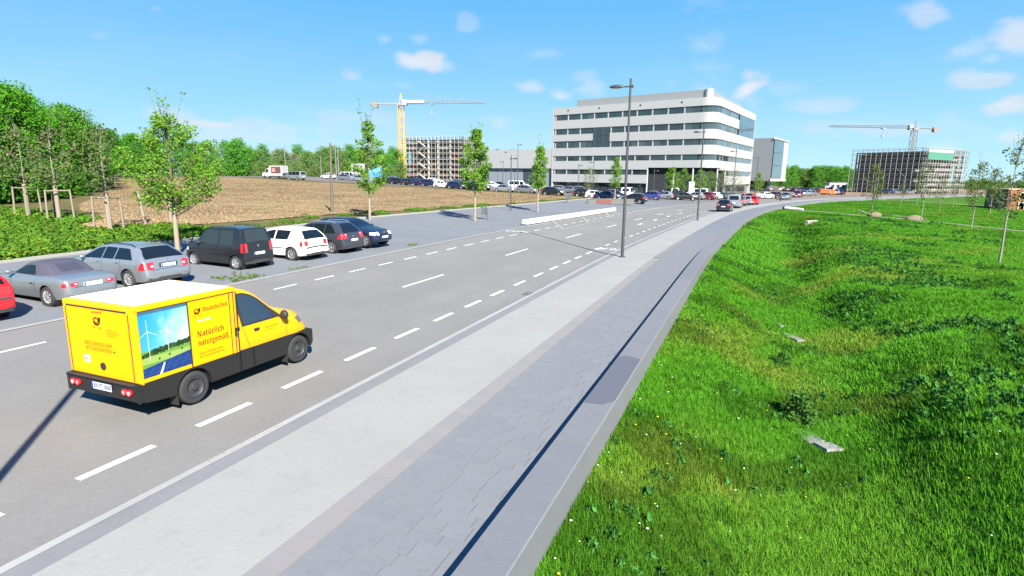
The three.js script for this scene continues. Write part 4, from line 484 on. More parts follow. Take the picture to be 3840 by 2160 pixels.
// ---------------------------------------------------------------- buildings
const mFacade = new THREE.MeshStandardMaterial({ color: col(.36, .36, .36), roughness: .5, map: tConcrete }), mGreyMetal = new THREE.MeshStandardMaterial({ color: col(.2, .21, .215), roughness: .5 });
const panes = [[.02, .027, .032], [.03, .04, .046], [.045, .06, .066], [.018, .04, .036], [.09, .105, .11], [.028, .033, .042]].map(c => new THREE.MeshPhysicalMaterial({ color: col(...c), roughness: .05, clearcoat: 1 }));
const unitBox = new THREE.BoxGeometry(1, 1, 1);
function ubox(name, parent, m, sx, sy, sz, x, y, z, ry = 0) { const o = mesh(name, unitBox, m, parent); o.scale.set(sx, sy, sz); o.position.set(x, y, z); o.rotation.y = ry; return o; }
{ // white office block: rounded near corner, window bands, glazed entrance
  const A = new THREE.Vector2(43.4, -128.3), Lf = new THREE.Vector2(10.3, -154.8), Rt = new THREE.Vector2(65.8, -163);
  const b = thing('office_building', 'white six storey office block with dark window bands and a rounded corner', 'building', [0, 0, 0]);
  const dl = Lf.clone().sub(A), dr = Rt.clone().sub(A), LL = dl.length(), LR = dr.length(); dl.normalize(); dr.normalize();
  const nl = new THREE.Vector2(dl.y, -dl.x).multiplyScalar(-1), nr = new THREE.Vector2(-dr.y, dr.x).multiplyScalar(-1); // outward normals fixed below
  if (nl.dot(A) > 0) nl.multiplyScalar(-1); if (nr.dot(new THREE.Vector2(-1, -.2)) > 0) nr.multiplyScalar(-1);
  const B = Lf.clone().add(Rt).sub(A), FR = 3.4; // fillet
  const foot = (ins, l0 = 0, r0 = 0, close = true) => { // footprint, inset by ins, starting l0 from the left end and ending r0 from the right end
    const a = A.clone().addScaledVector(dl, ins * 1.0).addScaledVector(dr, ins * 1.0), l = Lf.clone().addScaledVector(dr, ins).addScaledVector(dl, -l0), r = Rt.clone().addScaledVector(dl, ins).addScaledVector(dr, -r0), f = Math.max(.6, FR - ins * .9);
    const s = [l]; const p0 = a.clone().addScaledVector(dl, f), p1 = a.clone().addScaledVector(dr, f); for (let i = 0; i <= 10; i++) { const t = i / 10; s.push(new THREE.Vector2((1 - t) ** 2 * p0.x + 2 * t * (1 - t) * a.x + t * t * p1.x, (1 - t) ** 2 * p0.y + 2 * t * (1 - t) * a.y + t * t * p1.y)); } s.push(r); if (close) s.push(B.clone().addScaledVector(dl, ins - 0).addScaledVector(dr, -r0 - ins).addScaledVector(dl, -l0 - ins * 2)); return s; };
  const prism = (pts, y0, y1) => { const s = new THREE.Shape(pts.map(p => new THREE.Vector2(p.x, -p.y))); const g = new THREE.ExtrudeGeometry(s, { depth: y1 - y0, bevelEnabled: false }); g.rotateX(-Math.PI / 2); g.translate(0, y0, 0); return clean(g); };
  const ptL = (t, o = 0) => A.clone().addScaledVector(dl, t).addScaledVector(nl, o), ptR = (t, o = 0) => A.clone().addScaledVector(dr, t).addScaledVector(nr, o);
  const angL = Math.atan2(-dl.y, dl.x), angR = Math.atan2(-dr.y, dr.x);
  const tall0 = 22, e0 = 15.4, e1 = 6.8, g0 = 25.8, g1 = 30.6;
  // part of a floor slab or band cut by openings: straight pieces along each front plus the corner
  const strip = (name, y0, y1, la, lb, ra, rb, m, ins = 0, dep = .5) => { // la..lb along the left front, ra..rb along the right front, corner joined when la and ra are 0
    const out = []; if (la === 0 && ra === 0) { const f = foot(ins), a = []; const pl = ptL(lb, -ins), pr = ptR(rb, -ins); a.push(pl); for (let i = 1; i <= 11; i++) a.push(f[i]); a.push(pr); const inner = [...foot(ins + dep).slice(1, 12).reverse()]; const il = ptL(lb, -ins - dep), ir = ptR(rb, -ins - dep); out.push(prism([...a, ir, ...inner, il], y0, y1)); }
    else { if (lb > la) out.push(prism([ptL(la, -ins), ptL(lb, -ins), ptL(lb, -ins - dep), ptL(la, -ins - dep)], y0, y1)); if (rb > ra) out.push(prism([ptR(ra, -ins), ptR(rb, -ins), ptR(rb, -ins - dep), ptR(ra, -ins - dep)], y0, y1)); }
    return mesh(name, join(out), m, b);
  };
  mesh('inner_core', prism(foot(1.0), .2, 21.0), mat([.035, .038, .042], .9), b);  // near-black block behind the glazing, shade of the rooms put into its colour
  mesh('parapet_band', prism(foot(0), 19.7, 21.4), mFacade, b);
  strip('facade_band', 16.2, 18.3, 0, LL, 0, tall0, mFacade);
  strip('facade_band', 12.75, 14.75, 0, g0, 0, LR, mFacade); strip('facade_band', 13.1, 14.75, g1, LL, 0, 0, mFacade);
  strip('facade_band', 9.4, 11.4, 0, LL, 0, LR, mFacade);
  strip('facade_band', 6.5, 8.15, 0, LL, 0, LR, mFacade);
  strip('facade_band', 2.85, 4.85, e0, LL, 0, 0, mFacade); strip('facade_band', 2.75, 4.85, 0, 0, e1 + 6, LR, mFacade);
  strip('canopy_soffit', 6.05, 6.5, e0, LL, 0, 0, mFacade); strip('canopy_soffit', 6.05, 6.5, 0, 0, e1, LR, mFacade);
  mesh('end_wall', prism([ptL(LL - .02, .02), ptL(LL + .35, .02), ptL(LL + .35, -22), ptL(LL - .02, -22)], 0, 21.4), mFacade, b);
  mesh('end_wall', prism([ptR(LR, .0), ptR(LR + .3, .0), ptR(LR + .3, -20), ptR(LR, -20)], 0, 21.4), mFacade, b);
  mesh('roof_storey', prism([ptL(LL - 5.5, -2.2), ptL(3.6, -2.2), ptR(3.4, -2.6), ptR(LR - 6, -2.6), ptR(LR - 6, -17), ptL(LL - 5.5, -20)], 21.4, 23.3), mGreyMetal, b);
  const drum = new THREE.CylinderGeometry(.9, .9, 1.95, 16); { const p = ptL(3.0, -2.6); drum.translate(p.x, 22.4, p.y); } mesh('roof_drum', drum, mFacade, b);
  for (const t of [8, 18, 29, 38]) { const p = ptL(t, .03); ubox('vent_hole', b, mBlack, .35, .3, .08, p.x, 20.7, p.y, angL); }
  // glazing: one object per pane, white piers between the windows of the left front
  const r = rng(12), rows = [[4.9, 6.05, 5], [8.15, 9.4, 4], [11.4, 12.75, 3], [14.75, 16.2, 2], [18.3, 19.7, 1]];
  const PR = ['window_pane'];
  for (const [y0, y1, n] of rows) {
    for (const [ta, tb] of n === 2 || n === 3 ? [[3.6, g0 - .1], [g1 + .1, LL - .4]] : [[n === 5 ? e0 + .4 : 3.6, LL - .4]]) { let t = ta; const nw = Math.round((tb - ta) / 3.9), w = (tb - ta) / nw - .24; for (let q = 0; q < nw; q++) { for (let k = 0; k < 2; k++) { const c = ptL(t + w * (k * .5 + .25), -.28), top = n === 3 && t > g1 ? y1 + .35 : y1; ubox('window_pane', b, panes[[0, 1, 3, 5, 0, 2][Math.floor(r() * 6)]], w / 2 - .05, top - y0, .08, c.x, (y0 + top) / 2, c.y, angL); }
      const p = ptL(t + w + .12, -.2); ubox('pier', b, mFacade, .24, y1 - y0, .2, p.x, (y0 + y1) / 2, p.y, angL); t += w + .24;
    } }
    let t = n === 5 ? e1 + 6.2 : 3.6; const end = n <= 2 ? tall0 - .2 : LR - .4;
    while (t < end - .3) { const w = Math.min(1.25, end - t), c = ptR(t + w / 2, -.28); ubox('window_pane', b, panes[Math.floor(r() * 6)], w - .06, y1 - y0, .08, c.x, (y0 + y1) / 2, c.y, angR); t += w + .06; if (Math.round(t) % 3 === 0) { const q = ptR(t, -.2); ubox('mullion', b, mGreyMetal, .09, y1 - y0, .16, q.x, (y0 + y1) / 2, q.y, angR); } }
    if (n < 5) { const f = foot(.3), s = f.slice(1, 12); for (let i = 0; i < 10; i += 2) { const p = s[i], q = s[i + 2], c = p.clone().add(q).multiplyScalar(.5); ubox('corner_pane', b, panes[2], p.distanceTo(q) - .03, y1 - y0, .08, c.x, (y0 + y1) / 2, c.y, Math.atan2(-(q.y - p.y), q.x - p.x)); } }
  }
  for (let k = 0; k < 4; k++) for (const [y0, y1] of [[11.4, 14.1], [14.15, 16.9]]) { const w = (g1 - g0) / 4, c = ptL(g0 + w * (k + .5), -.1); ubox('tall_pane', b, panes[k % 2 ? 5 : 0], w - .05, y1 - y0, .08, c.x, (y0 + y1) / 2, c.y, angL); }
  for (let t = tall0 + .5; t < LR - .5; t += 1.55) for (const [y0, y1] of [[14.75, 17.1], [17.15, 19.7]]) { const c = ptR(t + .7, -.12); ubox('tall_pane', b, panes[[2, 1, 5, 1][Math.floor(r() * 4)]], 1.42, y1 - y0, .08, c.x, (y0 + y1) / 2, c.y, angR); }
  // ground floor glazing and the recessed entrance with slender columns
  for (let t = e0 + .5; t < LL - .5; t += 2.05) { const c = ptL(t + .95, -.7); ubox('shop_pane', b, panes[Math.floor(r() * 4)], 1.9, 2.8, .08, c.x, 1.42, c.y, angL); }
  for (let t = e1 + 6; t < LR - .5; t += 1.3) { const c = ptR(t + .6, -.7); ubox('shop_pane', b, panes[Math.floor(r() * 4) + 1], 1.12, 2.7, .08, c.x, 1.38, c.y, angR); }
  for (let t = 3; t < e0; t += 1.55) { const c = ptL(t + .7, -1.05); ubox('entrance_pane', b, panes[[3, 3, 1, 3][Math.floor(r() * 4)]], 1.42, 6.3, .08, c.x, 3.2, c.y, angL); }
  for (let t = 3; t < e1 + 5.6; t += 1.45) { const c = ptR(t + .7, -1.05); ubox('entrance_pane', b, panes[3], 1.32, 6.3, .08, c.x, 3.2, c.y, angR); }
  for (const [f, t] of [[ptL, e0 + .1], [ptL, 9], [ptL, 4.5], [ptR, 5.4], [ptR, e1 + 5.8]]) { const p = f(t, -.3), g = new THREE.CylinderGeometry(.2, .2, 6.5, 12); g.translate(p.x, 3.25, p.y); mesh('column', g, mFacade, b); }
  // low production hall in line with the left front
  const h = thing('production_hall', 'low flat-roofed hall with white upper wall joined to the office block', 'building', [0, 0, 0]);
  mesh('upper_wall', prism([ptL(LL + .4, -.05), ptL(LL + 26, -.05), ptL(LL + 26, -18), ptL(LL + .4, -18)], 6.3, 11.3), mFacade, h);
  mesh('lower_wall', prism([ptL(LL + .4, -.8), ptL(LL + 26, -.8), ptL(LL + 26, -18), ptL(LL + .4, -18)], .2, 6.3), mat([.16, .18, .2], .6), h);
  for (let t = LL + 1.2; t < LL + 25; t += 3.1) { const c = ptL(t + 1.4, -.74); ubox('gate_panel', h, [panes[1], mat([.2, .22, .25], .5), panes[2]][Math.floor(r() * 3)], 2.8, 4.6, .1, c.x, 3.6, c.y, angL); }
  for (const t of [LL + 5, LL + 16]) { const p = ptL(t, 0); ubox('vent_hole', h, mBlack, .35, .3, .08, p.x, 10.7, p.y, angL); }
}
{ // grey clad block behind, with a slanted glazed front
  const b = thing('grey_building', 'grey clad block with a slanted tall glass front beside the white office', 'building', [0, 0, 0]);
  const pr = (pts, y0, y1) => { const g = new THREE.ExtrudeGeometry(new THREE.Shape(pts.map(([x, z]) => new THREE.Vector2(x, -z))), { depth: y1 - y0, bevelEnabled: false }); g.rotateX(-Math.PI / 2); g.translate(0, y0, 0); return clean(g); };
  const P = (px, d) => [(px - 1288) / 1450 * d, -d * 1.018];
  const a = P(1870, 196), c = P(1934, 190), e = P(1969, 207), f = [e[0] - 24, e[1] - 22], k = [a[0] - 6, a[1] - 20];
  mesh('clad_wall', pr([a, c, e, f, k], 3.6, 17.4), new THREE.MeshStandardMaterial({ color: col(.22, .235, .25), roughness: .7, map: tConcrete }), b);
  mesh('glazed_base', pr([[a[0], a[1] - 2], [c[0], c[1] - 2], [e[0] - 1, e[1] - 1.5], f, k], 0, 3.6), panes[2], b);
  mesh('front_frame', pr([[c[0] - .2, c[1] + .5], [c[0] + .6, c[1] + .3], [e[0] + .5, e[1] + .2], [e[0], e[1] - .3]], 3.5, 4.4), mFacade, b); mesh('front_frame', pr([[c[0] - .2, c[1] + .5], [c[0] + .6, c[1] + .3], [e[0] + .5, e[1] + .2], [e[0], e[1] - .3]], 17, 17.5), mFacade, b);
  const dx = e[0] - c[0], dz = e[1] - c[1], n = 9, ang = Math.atan2(-dz, dx), len = Math.hypot(dx, dz);
  for (let i = 0; i < n; i++) { const t = (i + .5) / (n + 4.5); for (const [y0, y1] of [[4.5, 8.6], [8.7, 12.8], [12.9, 16.9]]) ubox('facade_pane', b, panes[(i * 5 + y0 | 0) % 3 ? 5 : 0], len / (n + 4.5) - .12, y1 - y0, .2, c[0] + dx * t + .12, (y0 + y1) / 2, c[1] + dz * t + .2, ang); }
  ubox('side_fin', b, mFacade, len * .32, 12.6, .22, c[0] + dx * .84 + .1, 10.7, c[1] + dz * .84 + .2, ang);
}
// scaffolded shells
const mPole = mat([.38, .37, .35], .6), mPoleDark = mat([.1, .1, .105], .7), mSlab = mat([.2, .19, .18], .9), mPlank = mat([.3, .25, .17], .9), mShell = mat([.2, .195, .19], .95), mBrickish = mat([.17, .1, .075], .95), mNet = new THREE.MeshPhysicalMaterial({ color: col(.04, .2, .14), roughness: .9, transmission: .25, thickness: 0, side: THREE.DoubleSide });
function shell(label, pos, rot, w, d, h, nb, nl, seed, opt = {}) { // front along +x at z = 0, depth to -z
  const b = thing('building_shell', label, 'construction site', pos, rot), r = rng(seed), fl = Math.round(h / 3.3), fh = h / fl;
  for (let i = 0; i <= fl; i++) ubox('floor_slab', b, mSlab, w - 2, .28, d - 2, w / 2, i * fh + .1, -d / 2);
  ubox('inner_core', b, mShell, w - 5, h - .6, d - 5, w / 2, h / 2, -d / 2 - 1.2);
  const ncx = Math.round(w / 4.4), ncz = Math.round(d / 4.4);
  for (let i = 0; i <= ncx; i++) ubox('column', b, mSlab, .4, h - .3, .4, 1.3 + (w - 2.6) * i / ncx, h / 2, -1.3); for (let i = 1; i <= ncz; i++) for (const x of [1.3, w - 1.3]) ubox('column', b, mSlab, .4, h - .3, .4, x, h / 2, -1.3 - (d - 2.6) * i / ncz);
  for (let i = 0; i < fl; i++) for (let k = 0; k < ncx; k++) if (r() < (opt.fill || .45)) ubox('wall_panel', b, r() < .5 && !opt.plain ? mBrickish : mSlab, (w - 2.6) / ncx - .5, fh * (.5 + .45 * (r() < .5)), .2, 1.3 + (w - 2.6) * (k + .5) / ncx, i * fh + .3 + fh * .25, -1.25);
  const H = h + 1.4, lift = H / nl, faces = [[0, 0, 1, 0, w, nb], [0, 0, 0, -1, d, Math.round(nb * d / w)], [w, 0, 0, -1, d, Math.round(nb * d / w)]];
  for (const [x0, z0, dx, dz, len, n] of faces) {
    for (let i = 0; i <= n; i++) for (const o of [0, .9]) { const x = x0 + dx * len * i / n + (dz ? (x0 ? -o : o) : 0), z = z0 + dz * len * i / n - (dx ? o : 0); ubox('standard', b, o ? mPoleDark : mPole, .09, H, .09, x, H / 2, z); }
    for (let k = 1; k <= nl; k++) { const y = k * lift, m = (k * 7 + n) % 3 === 0 ? mPlank : mPole; ubox('deck_board', b, m, dx ? len : .8, .09, dx ? .8 : len, x0 + dx * len / 2 + (dz ? (x0 ? -.45 : .45) : 0), y - .5, z0 + dz * len / 2 - (dx ? .45 : 0)); ubox('guard_rail', b, mPole, dx ? len : .06, .07, dx ? .06 : len, x0 + dx * len / 2, y, z0 + dz * len / 2); }
    for (let i = 0; i < n; i += 3) { const L = Math.hypot(len / n * 2, lift * 2), q = ubox('brace', b, mPole, L, .06, .06, x0 + dx * len * (i + 1) / n, lift * (1.2 + (i % 4)), z0 + dz * len * (i + 1) / n + (dx ? .1 : 0)); q.rotation.set(0, dx ? 0 : Math.PI / 2, 0); q.rotateZ(Math.atan2(lift * 2, len / n * 2) * (i % 2 ? 1 : -1)); }
  }
  if (opt.stair) for (let k = 0; k < nl - 1; k++) { const q = ubox('stair_flight', b, mPole, 3.4, .1, .9, opt.stair, lift * (k + .6), .7); q.rotateZ(.6 * (k % 2 ? 1 : -1)); }
  if (opt.net) { const [x0, x1, y0, y1] = opt.net; ubox('safety_net', b, mNet, x1 - x0, y1 - y0, .05, (x0 + x1) / 2, (y0 + y1) / 2, .14); ubox('edge_board', b, mFacade, x1 - x0, .8, .1, (x0 + x1) / 2, y1 + .4, .1); }
  if (opt.bright) for (const x of opt.bright) ubox('white_pillar', b, mFacade, .5, h, .4, x, h / 2, -.5);
  return b;
}
const px2 = (px, d) => [(px - 1288) / 1450 * d, -d * 1.018];
{ const p = px2(1010, 205), q = px2(1160, 196), ang = Math.atan2(-(q[1] - p[1]), q[0] - p[0]); shell('unfinished building wrapped in scaffolding below the yellow crane', [p[0], 2.7, p[1]], ang, Math.hypot(q[0] - p[0], q[1] - p[1]), 16, 13.2, 16, 8, 21, { stair: 8.4, bright: [10.5, 14.2, 19], fill: .5 }); }
{ const p = px2(2316, 186), q = px2(2424, 200), ang = Math.atan2(-(q[1] - p[1]), q[0] - p[0]); shell('long scaffolded building with a strip of green netting on the right', [p[0], -.2, p[1]], ang, Math.hypot(q[0] - p[0], q[1] - p[1]), 24, 13.6, 17, 9, 33, { net: [1.2, 17.5, 11.2, 13.6], fill: .6, plain: 1 }); }
{ // brick house shell at the right edge
  const b = thing('brick_house', 'unfinished two storey brick house at the right edge of the meadow', 'house', [82.5, -.95, -97.5], heading(108)); const w = 16, d = 8, h = 3.9, mB1 = new THREE.MeshStandardMaterial({ color: col(.3, .12, .05), roughness: .95, map: tSoil }), mB2 = new THREE.MeshStandardMaterial({ color: col(.22, .15, .09), roughness: .95, map: tSoil }), mF = mat([.62, .55, .42], .8);
  const wall = (len, ops, m, name) => { const s = new THREE.Shape(); s.moveTo(0, .3); s.lineTo(len, .3); s.lineTo(len, h); s.lineTo(0, h); s.closePath(); for (const [x, y, ww, hh] of ops) { const o = new THREE.Path(); o.moveTo(x, y); o.lineTo(x + ww, y); o.lineTo(x + ww, y + hh); o.lineTo(x, y + hh); o.closePath(); s.holes.push(o); } const g = new THREE.ExtrudeGeometry(s, { depth: .35, bevelEnabled: false }); { const uv = g.attributes.uv; for (let i = 0; i < uv.count; i++) uv.setXY(i, uv.getX(i) / 5, uv.getY(i) / 5); } const q = mesh(name, g, m, b); return q; };
  const ops = []; for (const y of [.75, 2.35]) for (const x of [1.6, 4.4, 8.2, 11.6]) ops.push([x, y, .95, 1.15]);
  const front = wall(w, ops, mB1, 'front_wall'); front.position.set(0, 0, -.35); const opsS = []; for (const y of [.75, 2.35]) for (const x of [1.4, 5.2]) opsS.push([x, y, .9, 1.15]);
  const sw = wall(d, opsS, mB2, 'side_wall'); sw.rotation.y = Math.PI / 2; sw.position.set(0, 0, 0); const sw2 = wall(d, [], mB2, 'side_wall'); sw2.rotation.y = Math.PI / 2; sw2.position.set(w - .35, 0, 0); const bk = wall(w, [], mB2, 'rear_wall'); bk.position.set(0, 0, -d);
  for (const [x, y, ww, hh] of ops) { const s = mesh('window_frame', join([box(.12, hh, .2, x + .06, y + hh / 2, .02), box(.12, hh, .2, x + ww - .06, y + hh / 2, .02), box(ww - .24, .12, .2, x + ww / 2, y + hh - .06, .02)]), mF, b); }
  for (const [x, y, ww, hh] of opsS) { const s = mesh('window_frame', join([box(.2, hh, .12, -.02, y + hh / 2, -x - .06), box(.2, hh, .12, -.02, y + hh / 2, -x - ww + .06), box(.2, .12, ww - .24, -.02, y + hh - .06, -x - ww / 2)]), mF, b); }
  mesh('plinth', box(w + .2, .32, d + .2, w / 2, .14, -d / 2), mat([.6, .58, .52], .9), b); mesh('floor_slab', box(w - .8, .2, d - .8, w / 2, 2.1, -d / 2), mSlab, b); mesh('top_slab', box(w, .16, d, w / 2, h + .08, -d / 2), mat([.45, .33, .22], .9), b);
}
// cranes
function crane(label, pos, mastH, jibAng, jibL, counterL, mMast, mJib, s = 1, upper) {
  const c = thing('tower_crane', label, 'crane', pos), w = .85 * s, lat = (p, q, ww, hh, st, up = true) => { const gs = [], a = new THREE.Vector3(...p), e = new THREE.Vector3(...q), d = e.clone().sub(a), L = d.length(), n = Math.max(2, Math.round(L / st)); return { a, d, L, n }; };
  const mg = []; for (const x of [-w, w]) for (const z of [-w, w]) mg.push(beam([x, 0, z], [x, mastH, z], .2 * s)); const n = Math.round(mastH / (w * 2)); for (let i = 0; i < n; i++) { const y0 = mastH * i / n, y1 = mastH * (i + 1) / n; for (const k of [-w, w]) { mg.push(beam([-w, i % 2 ? y0 : y1, k], [w, i % 2 ? y1 : y0, k], .1 * s), beam([k, i % 2 ? y0 : y1, -w], [k, i % 2 ? y1 : y0, w], .1 * s), beam([-w, y0, k], [w, y0, k], .1 * s)); } }
  mesh('mast', join(mg), mMast, c); if (upper) { const ug = []; for (const x of [-w, w]) for (const z of [-w, w]) ug.push(beam([x * 1.04, mastH * .5, z * 1.04], [x * 1.04, mastH - .1, z * 1.04], .2 * s)); mesh('mast_sleeve', join(ug), upper, c); }
  const top = new THREE.Group(); top.name = 'slewing_unit'; top.position.y = mastH; top.rotation.y = jibAng; c.add(top);
  mesh('cab', rbox(1.5 * s, 1.9 * s, 1.5 * s, .12, 1.6 * s, .9 * s, .4), mFacade, top); mesh('turntable', box(2.2 * s, .6 * s, 2.2 * s, 0, .2, 0), mGreyMetal, top);
  const jg = [], jw = .55 * s, jh = 1.1 * s; for (const z of [-jw, jw]) jg.push(beam([0, .6, z], [jibL, .6, z], .13 * s)); jg.push(beam([0, .6 + jh, 0], [jibL * .98, .6 + jh * .5, 0], .13 * s)); const m = Math.round(jibL / 1.3); for (let i = 0; i < m; i++) { const x0 = jibL * i / m, x1 = jibL * (i + .5) / m, x2 = jibL * (i + 1) / m, yt = .6 + jh * (1 - .5 * i / m); for (const z of [-jw, jw]) jg.push(beam([x0, .6, z], [x1, yt, 0], .07 * s), beam([x1, yt, 0], [x2, .6, z], .07 * s)); }
  mesh('jib', join(jg), mJib, top);
  const cg = [beam([-counterL, .6, -jw], [0, .6, -jw], .16 * s), beam([-counterL, .6, jw], [0, .6, jw], .16 * s)]; for (let i = 0; i < 8; i++) cg.push(beam([-counterL * i / 8, .6, -jw], [-counterL * (i + 1) / 8, .6, jw], .09 * s)); mesh('counter_jib', join(cg), mMast, top); mesh('counterweight', rbox(2.2 * s, 1.9 * s, 1.3 * s, .08, -counterL + 1.3 * s, .2 * s, 0), mSlab, top);
  mesh('tower_head', join([beam([-.5, .6, 0], [0, 4 * s, 0], .16 * s), beam([.5, .6, 0], [0, 4 * s, 0], .16 * s)]), mMast, top);
  mesh('stay_cable', join([bar([0, 4 * s, 0], [jibL * .72, 1.4 * s, 0], .04), bar([0, 4 * s, 0], [-counterL * .9, .7, 0], .04)]), mGreyMetal, top);
  const hx = jibL * .37; mesh('trolley', rbox(1.3, .4, 1.1, .05, hx, .35, 0), mGreyMetal, top); mesh('hoist_cable', bar([hx, .3, 0], [hx, -6 * s, 0], .05), mGreyMetal, top); mesh('hook_block', rbox(.7, .9, .4, .06, hx, -2.6 * s, 0), mGreyMetal, top);
  return c;
}
const mYellow = mat([.72, .36, .03], .6);
{ const p = px2(1009, 200); const c = crane('yellow tower crane with white cab over the scaffolded shell', [p[0], 2.6, p[1]], 24.6, -.15, 29, 10.5, mYellow, mat([.2, .22, .25], .6), 1, mat([.5, .42, .33], .7)); ubox('jib_banner', c.getObjectByName('slewing_unit'), mFacade, 6, .9, .08, 5.4, 1.2, .62); }
{ const p = px2(2279, 225); crane('pale grey tower crane behind the netted scaffolding on the right', [p[0], 0, p[1]], 23.4, Math.PI + .06, 34, 9.6, mat([.2, .18, .16], .7), mat([.12, .13, .15], .6), .95); }
// site huts, hoardings and small structures far off
function cabin(name, label, cat, x, y, z, ry, w, h, d, m, extra) { const b = thing(name, label, cat, [x, y, z], ry); mesh('body', rbox(w, h, d, .06, 0, h / 2, 0), m, b); mesh('roof', rbox(w + .2, .14, d + .2, .03, 0, h + .05, 0), mGreyMetal, b); for (let i = 0; i < 3; i++) mesh('window', box(w * .16, h * .34, .06, w * (-.3 + i * .3), h * .58, d / 2 + .02), panes[1], b); return b; }
{ const p = px2(2102, 232); cabin('site_hut', 'low white site hut with grey roof before the distant wood', 'hut', p[0], -.1, p[1], -.2, 6.5, 3.2, 4, mFacade); const q = px2(2081, 228); cabin('site_container', 'small white container left of the low site hut', 'container', q[0], -.1, q[1], -.1, 3, 1.9, 2.4, mFacade); }
{ const p = px2(1113, 0) && px2(898, 150); const b = thing('info_board', 'large white notice board standing above the far parked cars', 'sign', [p[0], 2.6, p[1]], .1); mesh('panel', box(3.3, 2.7, .12, 0, 2.9, 0), mFacade, b); for (const x of [-1.3, 1.3]) mesh('post', box(.14, 3.8, .14, x, 1.9, -.14), mGreyMetal, b); for (const [x, y, w, h] of [[-.9, 3.5, .9, .8], [-.2, 3.1, .6, 1.1], [.8, 3.6, .7, .5], [-.9, 2.4, .7, .6]]) mesh('printed_patch', box(w, h, .03, x, y, .07), mat([.12, .15, .14], .8), b); }
{ const p = px2(936, 152); const b = thing('blue_container', 'blue and grey container stack beside the white notice board', 'container', [p[0], 2.5, p[1]], .05); mesh('lower_box', rbox(3.6, 2.1, 2.4, .05, .4, 1.05, 0), mat([.04, .22, .55], .6), b); mesh('upper_box', rbox(3.1, 1.9, 2.4, .05, .5, 3.1, 0), mat([.1, .32, .38], .6), b); mesh('red_door', box(.8, 1.5, .06, -1.1, .95, 1.22), mat([.35, .1, .12], .7), b); }

// ---------------------------------------------------------------- trees and plants
function leafGeo(r, n, size, place, tint) { // n folded leaf faces; place(r) gives a position, tint(r,p) a colour
  const pos = new Float32Array(n * 18), nor = new Float32Array(n * 18), cl = new Float32Array(n * 18), q = new THREE.Quaternion(), e = new THREE.Euler(), a = [], N = new THREE.Vector3();
  for (let i = 0; i < n; i++) {
    const p = place(r), s = size * (.6 + .8 * r()); e.set(r() * 6.28, r() * 6.28, r() * 6.28); q.setFromEuler(e);
    const v = [[0, 0, -1], [.55, .12, 0], [0, 0, 1], [-.55, .12, 0]].map(w => new THREE.Vector3(...w).multiplyScalar(s).applyQuaternion(q).add(p)); const c = tint(r, p);
    [0, 1, 2, 0, 2, 3].forEach((k, j) => { const o = i * 18 + j * 3; pos[o] = v[k].x; pos[o + 1] = v[k].y; pos[o + 2] = v[k].z; cl[o] = c[0]; cl[o + 1] = c[1]; cl[o + 2] = c[2]; });
    for (const t of [0, 1]) { const A = t ? v[0] : v[0], B = t ? v[2] : v[1], C = t ? v[3] : v[2]; N.copy(B).sub(A).cross(C.clone().sub(A)).normalize(); for (let j = 0; j < 3; j++) { const o = i * 18 + t * 9 + j * 3; nor[o] = N.x; nor[o + 1] = N.y; nor[o + 2] = N.z; } }
  }
  const g = new THREE.BufferGeometry(); g.setAttribute('position', new THREE.BufferAttribute(pos, 3)); g.setAttribute('normal', new THREE.BufferAttribute(nor, 3)); g.setAttribute('color', new THREE.BufferAttribute(cl, 3)); return g;
}
const mLeaf = new THREE.MeshPhysicalMaterial({ specularIntensity: .15, vertexColors: true, roughness: .85, side: THREE.DoubleSide, transmission: .28, thickness: 0 });
const mLeafFar = new THREE.MeshPhysicalMaterial({ specularIntensity: .15, vertexColors: true, roughness: .9, side: THREE.DoubleSide });
const mBark = mat([.12, .1, .08], 1), mBarkPale = mat([.24, .2, .15], .95), mBarkGrey = mat([.2, .19, .16], 1);
